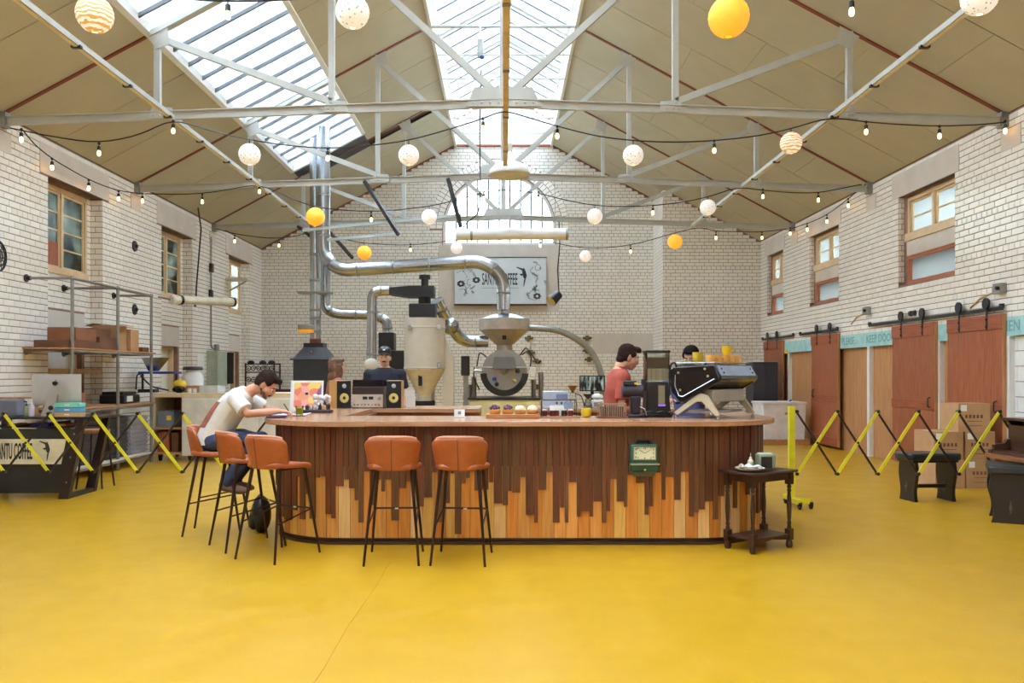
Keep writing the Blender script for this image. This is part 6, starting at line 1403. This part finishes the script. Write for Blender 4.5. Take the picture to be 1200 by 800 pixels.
def loft(mb,rings,n=20):
    """rings: (centre, half width, half depth, tilt) stacked up the spine"""
    vs=[];fs=[]
    for c,a,b,t in rings:
        R=Matrix.Rotation(t,3,'X')
        for k in range(n):
            q=2*PI*k/n; vs.append(Vector(c)+R@Vector((a*math.copysign(abs(math.cos(q))**.85,math.cos(q)),b*math.copysign(abs(math.sin(q))**.85,math.sin(q)),0)))
    m=len(rings)
    for i in range(m-1):
        for k in range(n): fs.append((i*n+k,i*n+(k+1)%n,(i+1)*n+(k+1)%n,(i+1)*n+k))
    fs.append(tuple(range(n-1,-1,-1))); fs.append(tuple(range((m-1)*n,m*n))); mb.add(vs,fs)
def hand(mb,w,d,up,side,curl=.5):
    """palm and five fingers: d points along the hand, up is the back of the hand, side +1 thumb to d x up"""
    w=Vector(w); d=Vector(d).normalized(); up=Vector(up); up=(up-d*up.dot(d)).normalized(); s=d.cross(up)*side
    R=Matrix((s,d,up)).transposed()
    mb.sph(w+d*.045,.05,(.80,1.0,.34),12,8,R)
    for i,(o,L) in enumerate(((.03,.072),(.010,.080),(-.011,.074),(-.031,.058))):
        p=w+d*.082+s*o; dd=d.copy(); pts=[p-d*.02]; 
        for k in range(3):
            pts.append(p); a=-curl*(.5+.35*k); R2=Matrix.Rotation(a,3,s.cross(Vector((0,0,0))) if False else (d.cross(up)))
            dd=(R2@dd); p=p+dd*(L*(.42,.32,.26)[k])
        pts.append(p); mb.tube(pts,[.0095,.0095,.009,.0082,.007],8); mb.sph(p,.0072,nu=8,nv=6)
    t0=w+d*.02+s*.03; t1=t0+(d*.6+s*.8).normalized()*.035-up*.008; t2=t1+(d*.9+s*.25).normalized()*.03-up*.01; t3=t2+d*.022-up*.008
    mb.tube([t0,t1,t2,t3],[.013,.012,.010,.008],8); mb.sph(t3,.008,nu=8,nv=6)
def skin_mat(n,c): return M(n,c,.55,var=.06,scale=20)
def head_geo(mb,c,R,s=1.0):
    def e(p,r): mb.sph(Vector(c)+R@(Vector(p)*s),1.0,tuple(x*s for x in r),18,12,R)
    e((0,-.012,.035),(.074,.094,.088)); e((0,.022,-.03),(.062,.070,.088)); e((0,.045,-.085),(.043,.045,.034)); e((0,.078,.018),(.05,.02,.014)); e((0,.100,-.022),(.012,.018,.032)); e((0,.108,-.038),(.016,.014,.012))
    e((0,.088,-.068),(.024,.012,.008)); e((0,.086,-.08),(.02,.012,.008)); e((.045,.05,-.035),(.024,.028,.028)); e((-.045,.05,-.035),(.024,.028,.028))
    for q in (-1,1): e((q*.074,-.008,-.02),(.010,.022,.034))
def face_parts(t,c,R,s,brow,moust=None,beard=None):
    def pt(p): return Vector(c)+R@(Vector(p)*s)
    for q in (-1,1):
        ey=MB().sph(pt((q*.03,.082,-.004)),.0125*s,(1,.8,.75),10,7,R).build('eye',M('eye_white',(222,216,208),.3),t); MB().sph(pt((q*.03,.091,-.005)),.0062*s,nu=8,nv=6).build('iris',M('iris_dark',(46,32,24),.2),ey)
        MB().tube([pt((q*.013,.094,.017)),pt((q*.03,.094,.024)),pt((q*.048,.083,.018))],.0045*s,6).build('eyebrow',brow,t)
    MB().tube([pt((-.024,.092,-.073)),pt((0,.101,-.074)),pt((.024,.092,-.073))],[.003*s,.0045*s,.003*s],6).build('lips',M('lip_rose',(150,86,76),.5),t)
    if moust: MB().tube([pt((-.028,.09,-.064)),pt((-.012,.101,-.058)),pt((.012,.101,-.058)),pt((.028,.09,-.064))],[.004*s,.007*s,.007*s,.004*s],8).build('moustache',moust,t)
    if beard:
        b=MB()
        for q in (-1,1):
            b.sph(pt((q*.046,.034,-.075)),.019*s,(.7,1.4,1.2),10,7,R); b.sph(pt((q*.057,.005,-.045)),.017*s,(.5,1,1.6),10,7,R); b.sph(pt((q*.025,.064,-.094)),.02*s,nu=10,nv=7)
        b.sph(pt((0,.075,-.1)),.019*s,nu=10,nv=7); remesh(b,'beard',beard,t,.006,3)
def hair_geo(c,R,s,kind):
    h=MB()
    def e(p,r): h.sph(Vector(c)+R@(Vector(p)*s),1.0,tuple(x*s for x in r),16,10,R)
    e((0,-.02,.05),(.079,.097,.08)); e((0,-.05,.01),(.074,.066,.078)); e((0,.045,.09),(.058,.046,.03))
    for q in (-1,1): e((q*.064,.02,.035),(.014,.038,.034)); e((q*.068,-.035,-.005),(.013,.034,.045))
    if kind=='quiff': e((0,.07,.098),(.05,.034,.024)); e((.015,.085,.088),(.03,.024,.02)); e((0,-.06,-.045),(.055,.04,.035))
    if kind=='wavy': e((0,.07,.094),(.054,.036,.028)); e((0,-.072,-.035),(.062,.042,.055)); e((.02,.085,.082),(.03,.022,.02))
    if kind=='short': e((0,.078,.08),(.055,.025,.026))
    if kind=='long':
        e((0,-.05,-.03),(.10,.075,.12)); e((0,-.05,-.15),(.115,.075,.13)); e((.02,-.05,-.27),(.10,.06,.11)); e((-.03,-.06,.03),(.085,.07,.09))
        for q in (-1,1): e((q*.085,.0,-.08),(.022,.05,.12)); e((q*.085,.0,-.19),(.022,.045,.1))
    return h
def standing(name,label,loc,rz,H,skin,shirt,trous,hairmat,hair,lean=0,head_rot=(0,0,0),arms=None,cap=None,moust=None,beard=None,sleeve=.55,head_shift=(0,0,0),collar=False,female=False):
    s=H/1.78; t=T(name,label,'person',loc,rz)
    V=lambda x,y,z: Vector((x*s,(y+lean*max(0,z-.95))*s,z*s))
    sw=.165 if female else .2
    body=MB()
    loft(body,[(V(0,0,.86),.15*s,.10*s,0),(V(0,0,.97),.165*s,.11*s,0),(V(0,.005,1.1),.135*s,.095*s,0),(V(0,.01,1.3),.165*s,.11*s,0),(V(0,0,1.42),.18*s,.085*s,0),(V(0,-.006,1.46),.125*s,.07*s,0),(V(0,-.01,1.5),.065*s,.058*s,0)])
    hc=V(0,.02,1.63)+Vector(head_shift)
    limb(body,[V(0,-.012,1.44),V(0,-.004,1.52),hc+Vector((0,-.012,-.06))],[.06*s,.055*s,.055*s])
    R=Euler(head_rot).to_matrix(); head_geo(body,hc,R,s)
    A=arms or {}
    for q,side in ((-1,'l'),(1,'r')):
        sh=V(q*sw,-.005,1.42); el,wr,hd=A.get(side,((q*.25,-.03,1.12),(q*.25,.05,.88),(0,.15,-1)))
        el=V(*el); wr=V(*wr)
        limb(body,[sh,(sh+el)/2,el,(el+wr)/2,wr],[.05*s,.046*s,.038*s,.036*s,.026*s]); hand(body,wr,hd,(q,0,.2) if abs(hd[2])>.7 else (0,0,1),q if abs(hd[2])>.7 else -q,.5)
        limb(body,[V(q*.09,0,.9),V(q*.1,.01,.5),V(q*.1,-.01,.09)],[.085*s,.058*s,.04*s])
        body.sph(V(q*.1,.06,.045),.05*s,(.9,2.0,.75),12,8)
    remesh(body,'body',skin,t,.009,3)
    sh_=MB(); e=.014
    loft(sh_,[(V(0,0,.88),.165*s,.118*s,0),(V(0,0,.97),.172*s,.122*s,0),(V(0,.005,1.1),.15*s,.112*s,0),(V(0,.01,1.3),.195*s,.13*s,0),(V(0,0,1.42),.192*s,.1*s,0),(V(0,-.006,1.465),.135*s,.082*s,0),(V(0,-.012,1.495),.08*s,.068*s,0)])
    for q,side in ((-1,'l'),(1,'r')):
        sh=V(q*sw,-.005,1.405); el=V(*A.get(side,((q*.25,-.03,1.12),0,0))[0]); limb(sh_,[V(q*.1,0,1.4),sh,sh+(el-sh)*sleeve*.5],[.075*s,.074*s,.07*s]); sh_.tube([sh+(el-sh)*sleeve*.4,sh+(el-sh)*sleeve],[.07*s,.07*s],14)
    so=remesh(sh_,'shirt',shirt,t,.010,8)
    if collar:
        for q in (-1,1): MB().add([V(q*.01,.085,1.44),V(q*.075,.03,1.51),V(q*.07,-.04,1.52),V(q*.075,.07,1.46)],[(0,1,3),(1,2,3)] if q>0 else [(0,3,1),(1,3,2)]).build('collar',shirt,so,False,solid=.006)
    tr=MB()
    loft(tr,[(V(0,0,.82),.16*s,.115*s,0),(V(0,0,.93),.168*s,.118*s,0),(V(0,0,1.0),.158*s,.11*s,0)])
    for q in (-1,1): limb(tr,[V(q*.09,0,.88),V(q*.1,.01,.5),V(q*.1,-.005,.12)],[.1*s,.075*s,.062*s])
    remesh(tr,'trousers',trous,t,.012,3)
    for q in (-1,1): 
        f=MB(); f.sph(V(q*.1,.06,.045),.055*s,(.95,2.1,.8),12,8); f.sph(V(q*.1,-.01,.07),.055*s); remesh(f,'shoe',M('white_trainer',(206,202,196),.6),t,.010,2)
    if cap:
        c=MB()
        c.sph(hc+R@Vector((0,-.012,.058))*s,1,(.084*s,.104*s,.075*s),18,12,R); remesh(c,'cap_crown',cap,t,.006,2)
        br_=MB().grid(lambda u,v:tuple(hc+R@(Vector(((u-.5)*.15,.075+.075*v*(1-(2*u-1)**2*.55),.052-.012*v-.03*(2*u-1)**2))*s)),10,5).build('cap_peak',cap,t,solid=.004)
        MB().sph(hc+R@Vector((0,.090,.085))*s,.014*s,(1,.3,.6),8,5,R).build('cap_logo',m_white,t)
        hb=MB(); 
        for q in (-1,1): hb.sph(hc+R@Vector((q*.068,-.02,-.0))*s,.03*s,(.5,1.2,1),10,7,R)
        hb.sph(hc+R@Vector((0,-.075,-.01))*s,.05*s,(1.2,.6,.9),12,8,R); remesh(hb,'hair',hairmat,t,.006,2)
    else: remesh(hair_geo(hc,R,s,hair),'hair',hairmat,t,.005,1,.014,.03 if hair=='long' else .010)
    face_parts(t,hc,R,s,hairmat,moust,beard)
    return t,hc
m_dh=M('dark_brown_hair',(46,30,24),.85,var=.4,scale=40,spec=.15); m_bh=M('chestnut_hair',(104,68,46),.75,var=.35,scale=14,stretch=(6,6,.6)); m_blk=M('black_hair',(26,20,22),.85,var=.3,scale=40,spec=.15)
m_jean=M('blue_jeans',(50,62,92),.85,var=.25,scale=12,bump=.8,bscale=10); m_navy=M('navy_tee',(24,26,40),.85,bump=.8,bscale=9); m_redsh=M('brick_red_shirt',(164,72,56),.85,var=.12,scale=8,bump=.9,bscale=9); m_blue=M('blue_tee',(96,108,168),.85)
sk1=skin_mat('warm_skin',(206,150,118)); sk2=skin_mat('fair_skin',(216,172,144)); sk3=skin_mat('tan_skin',(190,136,106))
standing('person','man in a black cap and dark t-shirt standing behind the hi-fi',(PX(451,11.0),11.0,0),PI,1.89,sk2,m_navy,m_jean,m_dh,'short',head_rot=(-.05,0,.06),cap=m_black,moust=m_dh,sleeve=.62)
standing('person','woman with long brown hair behind the record sleeve, turned away',(PX(394,11.0),11.0,0),math.radians(-62),1.745,sk2,M('rust_top',(150,84,70),.8),m_jean,m_bh,'long',head_rot=(-.05,0,0),female=True)
standing('person','man in a brick red shirt working behind the bar beside the grinders',(PX(719,8.5),8.5,0),-PI/2+.1,1.85,sk1,m_redsh,m_black,m_dh,'wavy',lean=.12,head_rot=(-.28,0,0),head_shift=(0,.05,-.02),collar=True,sleeve=.7,beard=None,
   arms={'r':((.24,-.0,1.10),(.16,.26,1.13),(-.1,1,.05)),'l':((-.24,.05,1.12),(-.14,.3,1.13),(.1,1,.05))})
standing('person','dark-haired person in a blue t-shirt bent behind the espresso machine',(1.96,8.72,0),math.radians(158),1.83,sk3,m_blue,m_black,m_blk,'short',lean=.04,head_rot=(-.22,0,-.1),head_shift=(-.03,.05,-.01),sleeve=.6,
   arms={'r':((.25,.05,1.16),(.16,.24,1.20),(-.2,1,.05)),'l':((-.25,.05,1.15),(-.12,.2,1.20),(.2,1,.05))})
# seated man, local +Y is towards the bar, +X towards the camera
def seated():
    t=T('person','man in a white t-shirt bent over writing at the left end of the bar','person',(-2.72,7.86,0),-PI/2)
    V=Vector; body=MB()
    spine=[(V((0,-.03,.85)),.165,.125,0),(V((0,.01,.97)),.155,.115,-.3),(V((0,.10,1.10)),.155,.11,-.6),(V((0,.19,1.22)),.175,.11,-.7),(V((0,.25,1.295)),.165,.09,-.75),(V((0,.30,1.335)),.07,.06,-.9)]
    loft(body,spine)
    hc=V((.0,.47,1.405)); R=Euler((-.72,0,0)).to_matrix()
    limb(body,[V((0,.25,1.29)),V((0,.34,1.35)),hc+R@V((0,-.03,-.06))],[.06,.056,.056]); head_geo(body,hc,R,1.02)
    arms={}
    for q,el,wr,hd in ((1,V((.25,.37,1.135)),V((.13,.62,1.152)),(-.25,1,-.06)),(-1,V((-.24,.40,1.14)),V((-.13,.53,1.15)),(.3,1,-.08))):
        sh=V((q*.185,.235,1.265)); limb(body,[sh,(sh+el)/2,el,(el+wr)/2,wr],[.052,.047,.040,.038,.027]); hand(body,wr,hd,(0,.1,1),-q,.75 if q>0 else .35); arms[q]=(sh,el,wr)
        hip,kn,an=V((q*.10,0,.86)),V((q*.12,.37,.875)),V((q*.10,.12,.46))
        limb(body,[hip,(hip+kn)/2,kn,(kn+an)/2,an],[.088,.078,.058,.054,.038]); body.sph(V((q*.10,.20,.425)),.05,(.9,2.0,.75),12,8,Matrix.Rotation(-.15,3,'X'))
    remesh(body,'body',sk1,t,.008,3)
    sh_=MB(); loft(sh_,[(V((0,-.055,.835)),.182,.15,0),(V((0,-.01,.95)),.175,.142,-.3),(V((0,.075,1.09)),.178,.14,-.6),(V((0,.17,1.215)),.19,.13,-.7),(V((0,.245,1.295)),.178,.104,-.75),(V((0,.295,1.335)),.084,.07,-.9)])
    for q in (1,-1):
        sh,el,wr=arms[q]; limb(sh_,[V((q*.1,.22,1.25)),sh,sh+(el-sh)*.45],[.07,.072,.074]); sh_.tube([sh+(el-sh)*.3,sh+(el-sh)*.78],[.074,.08],14)
    so=remesh(sh_,'t_shirt',M('white_tee',(222,220,214),.9,var=.05,scale=5,bump=.9,bscale=9),t,.009,4)
    pr=MB().grid(lambda u,v:((u-.5)*.33,-.24+.17*v,1.0+.24*v),8,8).build('back_print',M('rust_print',(146,82,66),.8,var=.3,scale=18),t); sw=pr.modifiers.new('w','SHRINKWRAP'); sw.target=so; sw.offset=.012; sw.wrap_method='PROJECT'; sw.use_project_y=True; sw.use_project_z=False; sw.use_negative_direction=False; sw.use_positive_direction=True
    tr=MB(); loft(tr,[(V((0,-.04,.80)),.16,.13,0),(V((0,-.03,.88)),.175,.14,0),(V((0,.0,.95)),.165,.125,-.2)])
    for q in (1,-1): limb(tr,[V((q*.10,0,.865)),V((q*.115,.2,.88)),V((q*.12,.385,.875)),V((q*.11,.25,.66)),V((q*.10,.13,.49))],[.1,.095,.075,.072,.066])
    remesh(tr,'jeans',m_jean,t,.010,3)
    for q in (1,-1):
        f=MB(); f.sph(V((q*.10,.21,.42)),.056,(.95,2.2,.8),12,8,Matrix.Rotation(-.15,3,'X')); f.sph(V((q*.10,.11,.455)),.058); remesh(f,'shoe',M('taupe_shoe',(118,92,78),.7),t,.009,2)
    remesh(hair_geo(hc,R,1.02,'quiff'),'hair',m_dh,t,.005,1,.014,.010)
    face_parts(t,hc,R,1.02,m_dh,m_dh,M('short_beard',(96,66,54),.8))
    return t
seated()
pen=T('pen','dark pen in the seated man\'s writing hand','pen',(0,0,0)); a=Vector((-2.72+.735,7.86-.095,HC+.012)); b=a+Vector((-.07,-.02,.12)); MB().cyl(a,b,.005,n=8).build('barrel',m_black,pen); MB().cyl(a,a+(a-b).normalized()*.012,.004,.001,n=8).build('tip',m_steel,pen)
